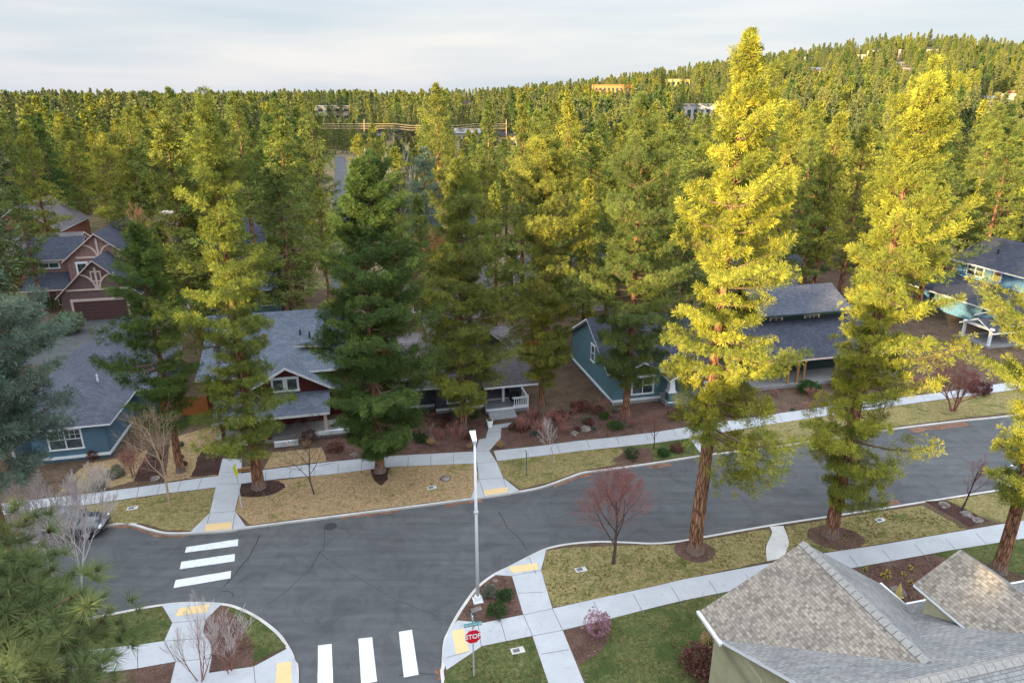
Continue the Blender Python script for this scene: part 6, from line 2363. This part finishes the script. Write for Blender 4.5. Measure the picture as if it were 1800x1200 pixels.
# ------------------------------------------------------------------ light, sky, camera
EXPO = 1.6
sun_dir = Vector((-.72, -.69, 0)).normalized()       # direction towards the sun
SEL = R(10)
sd = Vector((sun_dir.x * math.cos(SEL), sun_dir.y * math.cos(SEL), math.sin(SEL)))
L = bpy.data.lights.new('sun', 'SUN')
L.energy = 5.0
L.angle = R(.6)
L.color = (1.0, .77, .40)
lo = bpy.data.objects.new('sun', L)
lo.rotation_euler = sd.to_track_quat('Z', 'Y').to_euler()
lo.location = (-60, -60, 80)
link(lo)
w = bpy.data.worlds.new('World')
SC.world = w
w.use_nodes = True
nt = w.node_tree
for n in list(nt.nodes):
    nt.nodes.remove(n)
out = nt.nodes.new('ShaderNodeOutputWorld')
sky = nt.nodes.new('ShaderNodeTexSky')
sky.sky_type = 'NISHITA'
sky.sun_disc = False
sky.sun_elevation = SEL
sky.sun_rotation = math.atan2(sun_dir.x, sun_dir.y)
sky.air_density = 1
sky.dust_density = 1.5
b1 = nt.nodes.new('ShaderNodeBackground')
b1.inputs[1].default_value = .10
nt.links.new(sky.outputs[0], b1.inputs[0])
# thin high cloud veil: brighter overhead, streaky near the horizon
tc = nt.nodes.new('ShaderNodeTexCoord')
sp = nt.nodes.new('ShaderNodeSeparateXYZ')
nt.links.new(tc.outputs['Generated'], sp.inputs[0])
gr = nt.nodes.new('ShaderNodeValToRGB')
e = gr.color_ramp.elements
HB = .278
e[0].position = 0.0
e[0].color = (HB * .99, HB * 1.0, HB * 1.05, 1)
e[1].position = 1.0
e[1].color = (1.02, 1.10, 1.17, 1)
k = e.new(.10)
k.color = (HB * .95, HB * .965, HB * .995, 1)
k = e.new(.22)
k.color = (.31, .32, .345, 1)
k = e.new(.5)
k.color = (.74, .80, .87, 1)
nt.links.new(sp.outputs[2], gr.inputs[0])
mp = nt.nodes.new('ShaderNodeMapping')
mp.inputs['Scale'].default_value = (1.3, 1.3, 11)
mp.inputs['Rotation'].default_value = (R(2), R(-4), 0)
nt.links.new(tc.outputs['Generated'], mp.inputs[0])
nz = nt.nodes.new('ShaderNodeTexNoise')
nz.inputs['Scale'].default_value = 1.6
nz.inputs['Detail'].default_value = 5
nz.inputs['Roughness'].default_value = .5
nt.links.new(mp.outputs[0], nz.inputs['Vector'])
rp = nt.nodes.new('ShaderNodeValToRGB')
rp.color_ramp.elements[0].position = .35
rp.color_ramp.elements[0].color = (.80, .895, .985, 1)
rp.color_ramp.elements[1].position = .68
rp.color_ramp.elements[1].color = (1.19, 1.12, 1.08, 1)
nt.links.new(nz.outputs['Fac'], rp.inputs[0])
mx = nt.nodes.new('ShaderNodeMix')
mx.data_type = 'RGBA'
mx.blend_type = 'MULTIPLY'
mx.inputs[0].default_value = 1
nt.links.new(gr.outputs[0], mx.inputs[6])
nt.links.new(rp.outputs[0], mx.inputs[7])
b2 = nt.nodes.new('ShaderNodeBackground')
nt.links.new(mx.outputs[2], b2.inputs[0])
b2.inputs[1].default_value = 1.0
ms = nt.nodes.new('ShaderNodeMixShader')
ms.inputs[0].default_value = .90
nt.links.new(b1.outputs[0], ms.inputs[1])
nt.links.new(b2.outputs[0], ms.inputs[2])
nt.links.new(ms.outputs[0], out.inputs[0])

cam = bpy.data.cameras.new('Camera')
cam.lens = 24
cam.sensor_width = 36
cam.clip_end = 20000
cam.clip_start = .1
co = bpy.data.objects.new('Camera', cam)
co.location = (0, 0, CH)
co.rotation_euler = (math.pi / 2 - TH, 0, 0)
link(co)
SC.camera = co
SC.view_settings.view_transform = 'Standard'
SC.view_settings.look = 'None'
SC.view_settings.exposure = EXPO
SC.view_settings.gamma = 1
SC.render.engine = 'CYCLES'
SC.cycles.max_bounces = 5
SC.cycles.diffuse_bounces = 3
SC.cycles.glossy_bounces = 2
SC.cycles.transmission_bounces = 2
SC.cycles.transparent_max_bounces = 4
SC.cycles.use_adaptive_sampling = True
SC.cycles.adaptive_threshold = .008
SC.cycles.use_denoising = True
SC.cycles.denoiser = 'OPENIMAGEDENOISE'
SC.cycles.denoising_prefilter = 'NONE'
